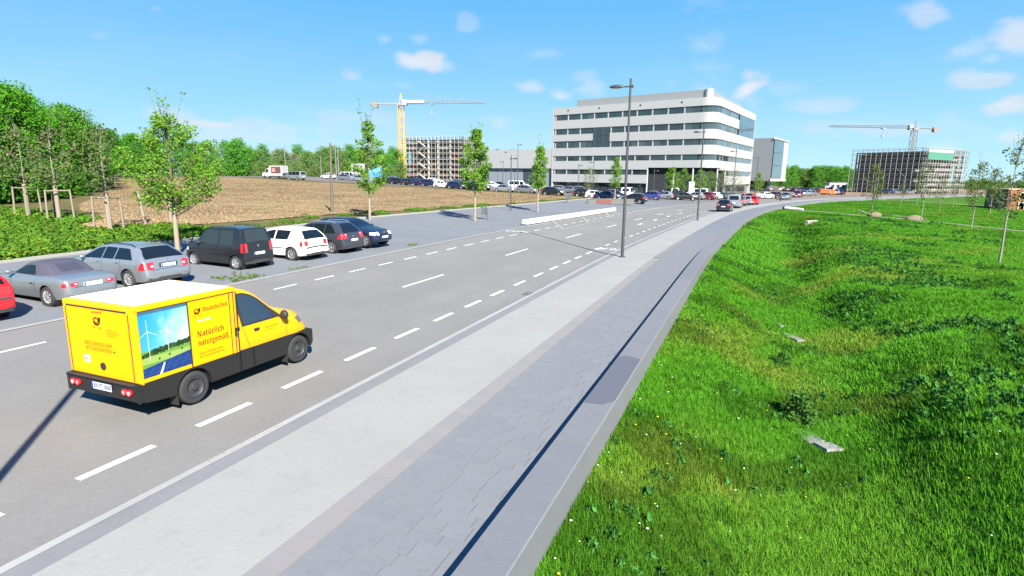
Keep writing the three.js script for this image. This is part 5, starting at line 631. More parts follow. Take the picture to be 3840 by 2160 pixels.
// crown(opts): limbs end in leaf clumps inside an egg-shaped crown with a ragged outline
function treeParts(seed, o) {
  const r = rng(seed), tr = [], H = o.h, lean = (r() - .5) * .05 * H, stem = []; for (let i = 0; i <= 8; i++) { const t = i / 8; stem.push(new THREE.Vector3(lean * t * t + (r() - .5) * .02 * H * t, H * .93 * t, (r() - .5) * .02 * H * t)); }
  tr.push(tube(stem, (t) => o.tr * (1 - .88 * t) + .008, 8)); const clumps = []; const cb = o.base, ch = H - cb;
  const rad = (t) => o.R * (o.shape === 'cone' ? Math.pow(Math.sin(Math.PI * clamp(.1 + t * .9)), .8) * (1.05 - .55 * t) : Math.pow(Math.sin(Math.PI * clamp(.08 + t * .9)), .6) * (1.08 - .3 * t));
  for (let i = 0; i < o.limbs; i++) { const t = (i + r() * .8) / o.limbs, y = cb + ch * t * .92, a = i * 2.4 + r() * .9, L = rad(t) * (.55 + .6 * r()), s0 = Math.max(cb * .7, y - L * .7), k = clamp(s0 / (H * .93)) * 8, b0 = stem[Math.min(8, Math.floor(k))].clone().lerp(stem[Math.min(8, Math.ceil(k))], k % 1), e = new THREE.Vector3(b0.x + Math.cos(a) * L, y, b0.z + Math.sin(a) * L), m = b0.clone().lerp(e, .55); m.y -= L * .08;
    tr.push(tube([b0, m, e], (q) => Math.max(.006, o.tr * .3 * (1 - .85 * q) * (1 - .5 * t)), 5)); for (const f of [.55, .8, 1, 1.08]) clumps.push([b0.clone().lerp(e, f).add(new THREE.Vector3((r() - .5) * .3, (r() - .2) * .3, (r() - .5) * .3).multiplyScalar(o.R * .4)), o.cl * (.6 + .8 * r())]); }
  if (o.spire) for (let i = 0; i < o.spire; i++) { const a = r() * 6.28, L = o.R * .45 * r(), y0 = H * (.72 + .1 * r()), e = new THREE.Vector3(stem[7].x + Math.cos(a) * L, H * (.9 + .28 * r()), stem[7].z + Math.sin(a) * L); const b0 = stem[6].clone(); b0.y = y0; tr.push(tube([b0, b0.clone().lerp(e, .5), e], (q) => .013 * (1 - .7 * q), 5)); for (const f of [.35, .55, .75, .9, 1]) clumps.push([b0.clone().lerp(e, f), o.cl * .3, .5]); }
  const wsum = []; let W = 0; for (const c of clumps) { W += c[1] * c[1] * (c[2] || 1); wsum.push(W); }
  const pick = (rr) => { const x = rr() * W; let lo = 0, hi = wsum.length - 1; while (lo < hi) { const m = (lo + hi) >> 1; if (wsum[m] < x) lo = m + 1; else hi = m; } return clumps[lo]; };
  const crown = leafGeo(r, o.n, o.leaf, (rr) => { const [c, s] = pick(rr), d = new THREE.Vector3(rr() - .5, rr() - .5, rr() - .5).normalize().multiplyScalar(s * Math.cbrt(rr())); d.y *= .7; return d.add(c); }, (rr, p) => { const v = .7 + .6 * rr(), y = rr() < (o.yel || .2) ? 1 : 0; return [o.c[0] * v * (y ? 1.5 : 1), o.c[1] * v * (y ? 1.12 : 1), o.c[2] * v]; });
  return { trunk: join(tr), crown };
}
function makeTree(name, label, parts, pos, o, group, rot = 0, sc = 1, sy) { const t = thing(name, label, 'tree', pos, rot, group); t.scale.set(sc, sy || sc, sc); mesh('trunk', parts.trunk, o.bark || mBark, t); if (o.wrap) mesh('trunk_wrap', bar([0, 0, 0], [.01, o.wrap, 0], .115, .095, 10), mBarkPale, t); mesh('crown', parts.crown, o.leafMat || mLeaf, t); return t; }
const NEARC = [.085, .19, .022];
// street trees
const kStreet = treeParts(1, { h: 6.2, tr: .09, base: 2.4, R: 1.95, limbs: 26, cl: .46, n: 8600, leaf: .06, spire: 11, c: [.1, .23, .022], yel: .3 });
const street = (seed, h, base, R, n, sp = 5) => treeParts(seed, { h, tr: .075, base, R, limbs: 20, cl: .42, n, leaf: .085, spire: sp, shape: 'cone', c: [.1, .23, .025], yel: .3 });
const NB = { bark: mBark, wrap: 2.0 };
makeTree('street_tree', 'leafy young street tree with pale trunk beside the boxy black mini van', kStreet, P3(18.45, -24.15), NB);
makeTree('street_tree', 'young street tree in front of the field left of the yellow crane', street(2, 7.9, 2.5, 1.55, 3600, 9), P3(38.7, -28.3), NB);
makeTree('street_tree', 'slim street tree on the plaza beside the litter bin', street(3, 7.7, 2.7, 1.5, 5200, 6), P3(44.3, -21.65), NB);
makeTree('street_tree', 'narrow street tree on the plaza behind the white bench', street(4, 7.2, 2.6, .95, 3600, 4), P3(59.5, -21.5), NB);
makeTree('street_tree', 'small street tree in front of the office between parked cars', street(5, 7.2, 2.3, 1.15, 3000, 4), P3(95.4, -21.0), NB);
{ const k = street(6, 6.6, 2.0, 2.0, 3600, 3); [[1688, 120, 'bright green tree by the office entrance, left of a pair'], [1717, 121, 'bright green tree by the office entrance, right of a pair'], [1757, 123, 'tree by the office entrance right of the white sign pillar'], [1784, 125, 'tree before the right end of the entrance recess']].forEach(([px, d, l], i) => { const p = px2(px, d); makeTree('street_tree', l, k, [p[0], .05, p[1]], NB, 'trees before the office entrance', i * 1.7, 1 - .04 * i); }); }
{ const bare = treeParts(7, { h: 6.4, tr: .07, base: 2, R: 1.7, limbs: 24, cl: .5, n: 700, leaf: .1, c: [.12, .16, .05], spire: 4 }); for (const [px, d, l] of [[1815, 128, 'nearly bare tree in front of the office right wing'], [1846, 133, 'thin sparse tree near the right end of the office'], [1479, 118, 'bare tree in the car park before the office windows']]) { const p = px2(px, d); makeTree('sparse_tree', l, bare, [p[0], .05, p[1]], { bark: mBarkGrey }, null, px); } }
{ const p = px2(1906, 150); makeTree('street_tree', 'green street tree in front of the grey clad building', street(8, 6, 1.6, 2, 3000, 3), [p[0], 0, p[1]], NB); }
// young trees on the meadow to the right
{ const k1 = treeParts(9, { h: 6.2, tr: .055, base: 2.3, R: 1.15, limbs: 24, cl: .34, n: 1500, leaf: .075, c: [.1, .14, .035], spire: 5 }), k2 = treeParts(10, { h: 6.6, tr: .05, base: 2.6, R: .9, limbs: 20, cl: .3, n: 650, leaf: .075, c: [.09, .13, .04], spire: 6 });
  const list = [[76.9, 12.7, k1, 'young tree at the meadow path beside the left sandy boulder', 1], [73.3, 16.7, k2, 'thin young tree at the meadow path beside the right sandy boulder', 1], [67.2, 19.4, k1, 'young tree on the meadow path left of the brick house', 1.02], [38.2, 12.5, k2, 'thin dark sapling standing nearest on the right meadow', 1], [122.4, 26.9, k2, 'far sapling on the meadow left of the upper path', .9], [101.4, 25.2, k2, 'short sapling mid meadow before the netted scaffolding', .75], [118.8, 31.3, k2, 'far sapling right of the short mid meadow sapling', .8], [101, 31, k1, 'sapling beside the left wall of the brick house', 1.05], [88, 31.5, k2, 'tall thin sapling in front of the brick house corner', 1.1], [112, 22.5, k2, 'far sapling below the scaffold corner', .7]];
  for (const [u, v, k, l, s] of list) makeTree('sapling', l, k, P3(u, v), { bark: mBarkGrey }, 'young trees on the meadow', u, s); }
// staked saplings on the left with their timber guards
{ const k = treeParts(11, { h: 6.0, tr: .05, base: 2.6, R: 1.3, limbs: 22, cl: .38, n: 900, leaf: .085, c: [.1, .13, .05], spire: 6 }), mStake = mat([.22, .185, .14], .95);
  for (const [u, v, l, lt] of [[22.8, -43.3, 'leftmost timber stake guard near the wood', 'sparse sapling in the leftmost timber guard'], [22.65, -39.9, 'timber stake guard second from the left edge', 'sparse sapling in the second timber guard from the left'], [21.1, -32.8, 'timber stake guard nearest the silver estate car', 'bare reddish sapling in the timber guard behind the silver estate']]) {
    const p = P3(u, v); makeTree('staked_sapling', lt, k, p, { bark: mBarkGrey }, 'staked saplings by the wood', v); const t = thing('tree_guard', l, 'tree guard', p, .5 + v, 'timber guards of the saplings');
    for (let i = 0; i < 3; i++) { const a = i * 2.094; mesh('stake', bar([Math.cos(a) * .8, -.1, Math.sin(a) * .8], [Math.cos(a) * .72, 2.1, Math.sin(a) * .72], .06, .055), mStake, t); const c = a + 2.094; mesh('cross_rail', bar([Math.cos(a) * .72, 2.02, Math.sin(a) * .72], [Math.cos(c) * .72, 2.02, Math.sin(c) * .72], .04), mStake, t); }
    mesh('trunk_wrap', bar([0, -.05, 0], [0, 2.3, 0], .13, .12, 10), mBarkPale, t); }
  const s1 = thing('wooden_stake', 'leaning wooden post left of the leafy street tree', 'post', P3(25.5, -36.1)); mesh('post', bar([0, -.1, 0], [-.22, 2.1, .1], .12, .1), mStake, s1); const s2 = thing('wooden_stake', 'upright wooden post just behind the leafy street tree', 'post', P3(27.3, -36.1)); mesh('post', bar([0, -.1, 0], [.05, 1.9, 0], .13, .11), mStake, s2); }
// woods
const big = (seed, h, R, n, c, base = 1.6, lf = .11) => treeParts(seed, { h, tr: .24, base, R, limbs: 44, cl: R * .3, n, leaf: lf, c, yel: .25 });
const W1 = big(20, 13, 4.3, 22000, [.045, .25, .008]), W2 = big(21, 11, 4.0, 20000, [.058, .24, .01]), W3 = big(22, 9, 3.4, 15000, [.062, .22, .014], 1), W5 = big(25, 11, 4.0, 7000, [.06, .21, .014], 1, .19), W6 = big(26, 13, 4.2, 7500, [.052, .2, .012], 1, .19), W4 = treeParts(23, { h: 10, tr: .16, base: 2, R: 2.2, limbs: 40, cl: .8, n: 3200, leaf: .11, c: [.08, .19, .03] });
{ const list = [[24, -64, W1, 1.12], [17.5, -63, W1, 1.18], [27, -61, W2, 1], [19, -60, W2, .95], [30, -70, W1, 1], [33.5, -65, W3, 1.15], [37, -70, W2, .95], [42, -71, W3, 1.05], [44, -76, W2, .8], [49, -80, W3, .95], [52, -86, W2, .75], [57, -91, W3, .85], [40, -68.5, W4, .9], [43, -70, W4, .95], [47, -76, W4, .85], [62, -100, W3, .9], [25, -75, W1, 1.15], [15, -68, W1, 1.2], [33, -80, W2, 1.1], [48, -86, W5, .9], [54, -94, W5, .88], [60, -98, W6, .74], [66, -108, W5, .85], [74, -112, W6, .7], [80, -122, W5, .85], [88, -126, W6, .72], [94, -136, W5, .86], [102, -140, W6, .74], [112, -146, W5, .9], [56, -104, W6, .8], [70, -122, W6, .78]];
  list.forEach(([u, v, k, s], i) => { makeTree(k === W4 ? 'bare_tree' : 'wood_tree', k === W4 ? 'grey twiggy tree at the edge of the left wood' : 'broad leafy tree in the near wood at the left', k, P3(u, v), {}, k === W4 ? 'twiggy trees of the left wood' : 'trees of the near left wood', i * 1.3, s); });
  const B = treeParts(24, { h: 3, tr: .08, base: .1, R: 1.9, limbs: 22, cl: .7, n: 3200, leaf: .13, c: [.05, .16, .012] }); for (const [u, v, s] of [[17, -53, 1], [21, -55, 1.1], [25, -55.5, 1], [29.5, -57.5, 1.15], [33.5, -60.5, 1], [37.5, -64, .95], [42, -69, 1], [14, -50, .9], [27, -57, 1.2], [47, -75, .9]]) makeTree('bush', 'dense dark green bush under the near left wood', B, P3(u, v), {}, 'bushes under the left wood', u, s); }
const FW = [big(30, 14, 4.6, 5000, [.055, .18, .022], .7, .23), big(31, 12.5, 4.4, 4600, [.085, .16, .04], .7, .23), big(32, 13, 4.2, 4600, [.05, .185, .02], .7, .23), treeParts(33, { h: 12, tr: .2, base: 2, R: 3.2, limbs: 30, cl: 1.1, n: 900, leaf: .25, c: [.12, .12, .07] })];
for (const k of FW) { const p = k.crown.attributes.position; }
{ const r = rng(44); let i = 0; for (let px = 470; px < 1010; px += 15.5) { const d = 178 + r() * 40 + (px < 640 ? -10 : 20), [x, z] = px2(px + r() * 8, d), k = FW[[0, 1, 2, 0, 2, 1, 3][Math.floor(r() * 7)]]; makeTree('far_tree', 'tree in the far green belt beyond the ploughed field', k, [x, 2.9, z], { leafMat: mLeafFar }, 'trees beyond the ploughed field', r() * 6, .72 + .2 * r()); i++; }
  for (let px = 1236; px < 1300; px += 13) { const [x, z] = px2(px, 225); makeTree('far_tree', 'tree behind the low production hall', FW[i++ % 3], [x, 1, z], { leafMat: mLeafFar }, 'trees behind the production hall', r() * 6, .95); }
  for (let row = 0; row < 2; row++) for (let px = 1966 + row * 5; px < 2172; px += 10.5) { const [x, z] = px2(px, 285 + row * 14 + r() * 8); makeTree('far_tree', 'tree of the distant wood between the grey building and the netted scaffolding', FW[Math.floor(r() * 3)], [x, -.3, z], { leafMat: mLeafFar }, 'trees of the distant right wood', r() * 6, .76 + .1 * r()); }
  for (let px = 2424; px < 2650; px += 15) { const [x, z] = px2(px, 300 + r() * 60); makeTree('far_tree', 'tree on the low horizon at the right edge', FW[Math.floor(r() * 4)], [x, -2, z], { leafMat: mLeafFar }, 'trees on the right horizon', r() * 6, .5 + .15 * r()); }
  for (let px = 470; px < 1020; px += 22) { const [x, z] = px2(px + r() * 10, 172 + r() * 8), k = FW[1]; const t = makeTree('far_bush', 'low bush along the far edge of the ploughed field', k, [x, 2.3, z], { leafMat: mLeafFar }, 'bushes along the far field edge', r() * 6, .36 + .14 * r()); t.userData.category = 'bush'; } }
// grass: tufts of bent blades over the slope, bigger and sparser with distance
function tuft(seed, n, h, spread, wid) { const r = rng(seed), pos = [], nor = []; for (let i = 0; i < n; i++) { const a = r() * 6.28, x = (r() - .5) * spread, z = (r() - .5) * spread, l = h * (.5 + .7 * r()), b = l * (.25 + .6 * r()), dx = Math.cos(a), dz = Math.sin(a), w = wid * (.7 + .6 * r()), px = -dz * w, pz = dx * w; const m = [x + dx * b * .35, l * .6, z + dz * b * .35], e = [x + dx * b, l * .92, z + dz * b]; const A = [x - px, 0, z - pz], B = [x + px, 0, z + pz], C = [m[0] - px * .8, m[1], m[2] - pz * .8], D = [m[0] + px * .8, m[1], m[2] + pz * .8]; pos.push(...A, ...B, ...C, ...B, ...D, ...C, ...C, ...D, ...e); for (let q = 0; q < 9; q++) nor.push(-dx * .75, .62, -dz * .75); } const g = new THREE.BufferGeometry(); g.setAttribute('position', new THREE.Float32BufferAttribute(pos, 3)); g.setAttribute('normal', new THREE.Float32BufferAttribute(nor, 3)); return g; }
const mBlade = new THREE.MeshPhysicalMaterial({ specularIntensity: .15, color: 0xffffff, roughness: .8, side: THREE.DoubleSide });
function scatter(name, label, cat, geo, m, spots, tint) { const im = new THREE.InstancedMesh(geo, m, spots.length), M = new THREE.Matrix4(), q = new THREE.Quaternion(), C = new THREE.Color(); spots.forEach(([x, y, z, ry, s, sy, tn], i) => { q.setFromAxisAngle(UP, ry); M.compose(new THREE.Vector3(x, y, z), q, new THREE.Vector3(s, sy || s, s)); im.setMatrixAt(i, M); const c = tint(x, z, i); im.setColorAt(i, C.setRGB(...c)); }); im.name = numbered(name); im.castShadow = im.receiveShadow = true; im.userData = { label, category: cat, kind: 'stuff' }; scene.add(im); return im; }
{ const r = rng(71), S = [[], [], []]; const inView = (x, z) => { const a = Math.atan2(x, -z); return a > -.3 && a < 1.1; };
  const put = (u, v, k, s, sy) => { const [x, z] = XZ(u, v); if (!inView(x, z)) return; S[k].push([x, level(u, v) - .01, z, r() * 6.28, s, sy]); };
  for (let i = 0; i < 110000; i++) { const u = 1 + 14.5 * r(), v = -1.93 + 17 * Math.pow(r(), 1.25); put(u, v, r() < .5 ? 0 : 1, .8 + .5 * r(), .7 + .7 * r() * (.5 + fbm(u / .9, v / .9, 0, 2, 81))); }
  for (let i = 0; i < 110000; i++) { const u = 13 + 25 * r(), v = sh(u) - 1.93 + 26 * Math.pow(r(), 1.2); put(u, v, r() < .5 ? 0 : 1, 1.3 + .7 * r(), .8 + .7 * r() * (.4 + fbm(u / 1.1, v / 1.1, 0, 2, 83))); }
  for (let i = 0; i < 120000; i++) { const u = 34 + 110 * Math.pow(r(), 1.25), v = sh(u) - 1.95 + (34 + u * .5) * r() * (.4 + .6 * r()); if (nearPath(u, v, .75)) continue; put(u, v, 2, 2.2 + 1.4 * r() + u / 70, (.8 + 1.0 * r() * fbm(u / 2, v / 2, 0, 2, 85))); }
  const tint = (x, z, i) => { const [u, v] = UV(x, z), n = fbm(u / 3.1 + 7, v / 3.1, 0, 4, 101), m = fbm(u / 9 + 3, v / 9, 0, 3, 105), f = hash(i, 7, 3), d = clamp(ss(.55, .74, n) * .6 + ss(.6, .75, m) * .2) * (.35 + .8 * hash(i, 3, 5)), k = .75 + .5 * f, wd = fbm(u / 1.7 + 40, v / 1.7, 0, 3, 109) > .62 ? .62 : 1; return [lerp(.06, .18, d) * k * wd, lerp(.2, .2, d) * k * wd, lerp(.01, .03, d) * k * wd]; };
  scatter('grass_blades', 'long green meadow grass covering the slope beside the wall', 'grass', tuft(1, 11, .115, .13, .0032), mBlade, S[0], tint); scatter('grass_blades', 'short green grass between the long tufts on the slope', 'grass', tuft(2, 10, .08, .13, .0036), mBlade, S[1], tint); scatter('grass_blades', 'coarse distant meadow grass on the far side of the ditch', 'grass', tuft(3, 14, .11, .34, .0048), mBlade, S[2], tint);
  // leafy weeds, docks and thistles standing in the grass
  const weed = leafGeo(rng(5), 46, .07, (q) => { const a = q() * 6.28, d = .2 * Math.sqrt(q()); return new THREE.Vector3(Math.cos(a) * d, .03 + .26 * q() * (1 - d * 2), Math.sin(a) * d); }, (q) => { const v = .7 + .6 * q(); return [v, v, v]; }), wm = new THREE.MeshPhysicalMaterial({ specularIntensity: .15, vertexColors: true, roughness: .9, side: THREE.DoubleSide }), ws = [];
  for (let i = 0; i < 3400; i++) { const u = 4 + 70 * r(), v = sh(u) - 1.9 + 18 * r(); const n = fbm(u / 1.7 + 40, v / 1.7, 0, 3, 109); if (n < .6) continue; const [x, z] = XZ(u, v); if (!inView(x, z)) continue; ws.push([x, level(u, v), z, r() * 6.28, .22 + .3 * r() + u / 150, .3 + .45 * r() + u / 200]); }
  for (let i = 0; i < 1500; i++) { const u = 12 + 30 * r(), v = sh(u) + 3.6 + 5.4 * r(); if (fbm(u / 1.9 + 9, v / 1.9, 0, 3, 119) < .52) continue; const [x, z] = XZ(u, v); if (inView(x, z)) ws.push([x, level(u, v), z, r() * 6.28, .34 + .4 * r(), .5 + .6 * r()]); }
  scatter('weeds', 'dark leafy weeds in clumps on the grass slope', 'weeds', weed, wm, ws, (x, z, i) => { const k = .6 + .6 * hash(i, 1, 2); return [.045 * k, .15 * k, .025 * k]; });
  const fl = new THREE.IcosahedronGeometry(.014, 0), fs = []; for (let i = 0; i < 230; i++) { const u = 4 + 26 * r(), v = -1.9 + 11 * r() * r(); const [x, z] = XZ(u, v); if (!inView(x, z)) continue; fs.push([x, level(u, v) + .1 + .06 * r(), z, 0, .6 + .9 * r(), .35]); }
  scatter('flowers', 'tiny white and yellow flowers dotted in the grass', 'flowers', fl, mat([1, 1, 1], .8), fs, (x, z, i) => hash(i, 2, 9) < .35 ? [.75, .6, .04] : [.72, .74, .62]);
  // low leafy ground cover on the left verge
  const cover = leafGeo(rng(15), 34, .075, (q) => { const a = q() * 6.28, d = .26 * Math.sqrt(q()); return new THREE.Vector3(Math.cos(a) * d, .02 + .2 * q(), Math.sin(a) * d); }, (q) => { const v = .7 + .6 * q(); return [v, v, v]; }), cs = [];
  for (let i = 0; i < 15000; i++) { const u = -2 + 27 * r(), v = -27.5 - 24 * r(); if (v > backK(u) - .35 || (u > 21 && v < fieldR(u) + .2 && v > fieldL(u) + 1)) continue; const n = fbm(u / 3, v / 3, 0, 3, 201); if (r() > ss(.3, .5, n) + .25) continue; const [x, z] = XZ(u, v); cs.push([x, level(u, v) + .03, z, r() * 6.28, .8 + .8 * r(), .6 + 1.1 * r()]); }
  for (let i = 0; i < 3600; i++) { const u = 24 + 76 * r(), w = r(), v = lerp(backK(u) - .4, fieldR(u) - .6, w); if (fbm(u / 2, v / 2, 0, 3, 203) < (u > 43 && u < 62 ? .5 : .62)) continue; const [x, z] = XZ(u, v); cs.push([x, level(u, v) + .03, z, r() * 6.28, .35 + .4 * r(), .3 + .7 * r()]); }
  scatter('ground_cover', 'bright green leafy ground cover on the verge behind the parked cars', 'ground cover', cover, wm, cs, (x, z, i) => { const k = .65 + .6 * hash(i, 5, 2), y = hash(i, 6, 4) < .3 ? 1.5 : 1; return [.06 * k * y, .15 * k, .014 * k]; });
  const kw = []; for (let i = 0; i < 90; i++) { const u = 15.2 + 1.5 * r(), v = -17.2 - 1.6 * r() * r(); const [x, z] = XZ(u, v); kw.push([x, level(u, v) + .012, z, r() * 6.28, .14 + .22 * r() * r(), .16 + .25 * r()]); } for (const [u, v, n] of [[18.7, -17.3, 14], [27.9, -17.6, 22], [18.5, -23.8, 20]]) for (let i = 0; i < n; i++) { const a = u + (r() - .5) * .9, b = v + (r() - .5) * .5, [x, z] = XZ(a, b); kw.push([x, level(a, b) + .012, z, r() * 6.28, .12 + .2 * r(), .14 + .2 * r()]); }
  scatter('kerb_weeds', 'small weeds sprouting from the paving joints between the parked cars', 'weeds', cover, wm, kw, (x, z, i) => { const k = .6 + .6 * hash(i, 5, 2); return [.1 * k, .15 * k, .03 * k]; });
  // clods and straw on the field
  const clod = new THREE.IcosahedronGeometry(.055, 0); { const p = clod.attributes.position; for (let i = 0; i < p.count; i++) p.setXYZ(i, p.getX(i) * 1.2, p.getY(i) * .55, p.getZ(i) * .8); clod.computeVertexNormals(); } const ks = [];
  for (let i = 0; i < 34000; i++) { const u = 22 + 76 * Math.pow(r(), 1.3), v = lerp(fieldR(u), fieldL(u), Math.pow(r(), 1.2)); const [x, z] = XZ(u, v); ks.push([x, level(u, v) + .06 + .04 * r(), z, r() * 6.28, .25 + .8 * r() * r() + u / 160, .5 + .9 * r()]); }
  scatter('soil_clods', 'pale clods and stones strewn over the ploughed field', 'clods', clod, mat([1, 1, 1], 1), ks, (x, z, i) => { const f = hash(i, 4, 6), k = .55 + .7 * hash(i, 8, 1); return f > .93 ? [.4 * k, .32 * k, .2 * k] : [.27 * k, .19 * k, .105 * k]; });
}

{ // trees and bushes of each belt are told apart by their order across the picture
  const ord = (n) => n + (n % 10 === 1 && n % 100 !== 11 ? 'st' : n % 10 === 2 && n % 100 !== 12 ? 'nd' : n % 10 === 3 && n % 100 !== 13 ? 'rd' : 'th');
  const sets = { 'trees of the near left wood': (i) => 'broad leafy tree, ' + ord(i) + ' from the left in the near wood', 'twiggy trees of the left wood': (i) => 'grey twiggy tree, ' + ord(i) + ' from the left before the near wood', 'bushes under the left wood': (i) => 'dense dark green bush, ' + ord(i) + ' from the left under the near wood', 'trees beyond the ploughed field': (i) => 'tree, ' + ord(i) + ' from the left in the belt beyond the ploughed field', 'trees behind the production hall': (i) => 'tree, ' + ord(i) + ' from the left behind the low production hall', 'trees of the distant right wood': (i) => 'tree, ' + ord(i) + ' from the left in the distant wood right of the grey building', 'trees on the right horizon': (i) => 'tree, ' + ord(i) + ' from the left on the low right horizon', 'bushes along the far field edge': (i) => 'low bush, ' + ord(i) + ' from the left along the far field edge' };
  for (const k in sets) scene.children.filter(o => o.userData.group === k).sort((a, b) => a.position.x / -a.position.z - b.position.x / -b.position.z).forEach((o, i) => { o.userData.label = sets[k](i + 1); });
}

// ---------------------------------------------------------------- street furniture
const mPoleLamp = new THREE.MeshStandardMaterial({ color: col(.065, .068, .072), roughness: .5, metalness: .4 });
function lamp(label, pos, H, armDir, L = .95, r0 = .085) { // tapered pole, short arm, flat almond-shaped head
  const t = thing('street_lamp', label, 'street lamp', pos, armDir, 'street lamps');
  mesh('pole', bar([0, -.05, 0], [0, H, 0], r0, r0 * .62, 12), mPoleLamp, t); mesh('base_plate', bar([0, 0, 0], [0, .03, 0], r0 * 2, r0 * 2, 14), mPoleLamp, t);
  const hy = H - .38; mesh('arm', join([bar([-.12, hy, 0], [.32, hy, 0], .035), box(.12, .14, .12, -.08, hy, 0)]), mPoleLamp, t);
  const g = new THREE.SphereGeometry(1, 18, 10); g.scale(L * .36, .12, .15); { const p = g.attributes.position; for (let i = 0; i < p.count; i++) if (p.getY(i) < 0) p.setY(i, p.getY(i) * .45); g.computeVertexNormals(); } g.translate(.3 + L * .36, hy, 0); mesh('lamp_head', g, mPoleLamp, t);
  const l = new THREE.SphereGeometry(1, 14, 6, 0, 6.3, Math.PI / 2, Math.PI / 2); l.scale(L * .24, .05, .11); l.translate(.3 + L * .4, hy - .045, 0); mesh('lamp_glass', l, new THREE.MeshPhysicalMaterial({ color: col(.5, .52, .5), roughness: .2, clearcoat: 1 }), t); return t;
}
const LEFT = heading(ROADH - 90);
lamp('tall grey street lamp standing on the pale walkway in the foreground', P3(30.42, -6.15, .03), 9.05, LEFT, 1.1);
lamp('street lamp left of the picture whose shadow crosses the road', P3(.26, -5.5, .03), 9.05, LEFT, 1.1);
lamp('second street lamp along the right walkway before the black parked car', P3(61.15, -4.95, .03), 9, LEFT);
{ const p = px2(1843, 100); lamp('slim street lamp in front of the right office wing', [p[0], 0, p[1]], 9.2, LEFT); const q = px2(1899, 128); lamp('distant street lamp in front of the grey building', [q[0], 0, q[1]], 9.2, LEFT); }
lamp('lamp post on the plaza between two slim trees', P3(58.5, -24.26, .012), 5.9, heading(ROADH + 90), .7, .07);
{ const p = P3(41.8, -34.6), t = thing('wooden_pole', 'bare grey pole standing at the near edge of the field', 'pole', p); mesh('pole', bar([0, -.2, 0], [.12, 6.0, 0], .14, .09, 10), mBark, t); mesh('top_cap', bar([.12, 6, 0], [.12, 6.08, 0], .1, .1, 10), mBarkGrey, t); }
lamp('tall lamp post in the car park in front of the hall', P3(119, -47.8, .02), 10, heading(ROADH + 90), .9);
[[1262, 122, 6.2, 'short lamp post by the hall gates'], [1452, 112, 6, 'car park lamp before the office, left of the bare tree'], [1489, 104, 6.6, 'car park lamp above the white car park hatchback'], [1642, 112, 5.6, 'lamp post left of the entrance trees']].forEach(([px, d, h, l], i) => { const p = px2(px, d), [u, v] = UV(...p); lamp(l, [p[0], level(u, v) + .01, p[1]], h, heading(ROADH + (i % 2 ? 90 : -90)), .7, .07); });
{ const k = mat([.16, .165, .15], .8); [[843, 150, 'tall pole pair by the far lane, left'], [849, 151, 'tall pole pair by the far lane, right']].forEach(([px, d, l]) => { const p = px2(px, d), t = thing('wooden_pole', l, 'pole', [p[0], 2.8, p[1]]); mesh('pole', bar([0, 0, 0], [0, 8.4, 0], .16, .11), k, t); mesh('cross_arm', box(.9, .12, .12, 0, 7.3, 0), k, t); }); [[805, 158, 6], [716, 160, 8.5]].forEach(([px, d, h], i) => { const p = px2(px, d), t = thing('wooden_pole', i ? 'pole behind the silver minibus' : 'pole beside the white car on the far lane', 'pole', [p[0], 2.9, p[1]]); mesh('pole', bar([0, 0, 0], [0, h, 0], .13, .09), k, t); mesh('top_cap', bar([0, h, 0], [0, h + .12, 0], .16, .16), k, t); }); }
{ // litter bin
  const t = thing('litter_bin', 'grey litter bin on a post beside the plaza tree', 'bin', P3(46.3, -21.75, .012), heading(ROADH)); const m = mat([.11, .115, .12], .5); mesh('post', box(.12, 1.05, .12, 0, .52, .3), m, t); mesh('bin', rbox(.36, .62, .42, .03, 0, .72, -.02), m, t); mesh('lid', rbox(.4, .06, .46, .02, 0, 1.06, -.02), m, t); mesh('foot', box(.3, .03, .3, 0, .015, .3), m, t); const b2 = thing('litter_bin', 'second dark litter bin at the far end of the field verge', 'bin', P3(80.5, -24.6, .012), heading(ROADH)); mesh('post', box(.14, 1.2, .14, 0, .6, 0), m, b2); mesh('bin', rbox(.5, .8, .5, .03, .1, .9, 0), m, b2); }
{ // long white bench beam along the kerb
  const a = XZ(43.9, -17.0), b = XZ(68.4, -15.05), L = Math.hypot(b[0] - a[0], b[1] - a[1]), t = thing('white_bench', 'long low white beam lying along the left kerb beside the hatched bays', 'bench', [a[0], level(43.9, -17) + .02, a[1]], Math.atan2(-(b[1] - a[1]), b[0] - a[0])); t.rotation.order = 'YZX'; t.rotation.z = -.0024;
  const s = new THREE.Shape(); s.moveTo(-.21, .06); s.lineTo(.21, .06); s.lineTo(.21, .36); s.quadraticCurveTo(.21, .44, .12, .44); s.lineTo(-.12, .44); s.quadraticCurveTo(-.21, .44, -.21, .36); s.closePath(); const g = new THREE.ExtrudeGeometry(s, { depth: L - .08, bevelEnabled: true, bevelSize: .03, bevelOffset: -.03, bevelThickness: .04, bevelSegments: 3 }); g.rotateY(Math.PI / 2); g.translate(.04, 0, 0); mesh('beam', clean(g), mat([.6, .6, .59], .5), t); for (let x = .6; x < L; x += 3) mesh('foot', box(.3, .1, .3, x, .03, 0), mat([.3, .3, .3], .8), t); const e = new THREE.CylinderGeometry(.09, .09, .02, 16); e.rotateZ(Math.PI / 2); mesh('end_cap', e, mat([.25, .27, .3], .6), t).position.set(-.005, .26, 0); }
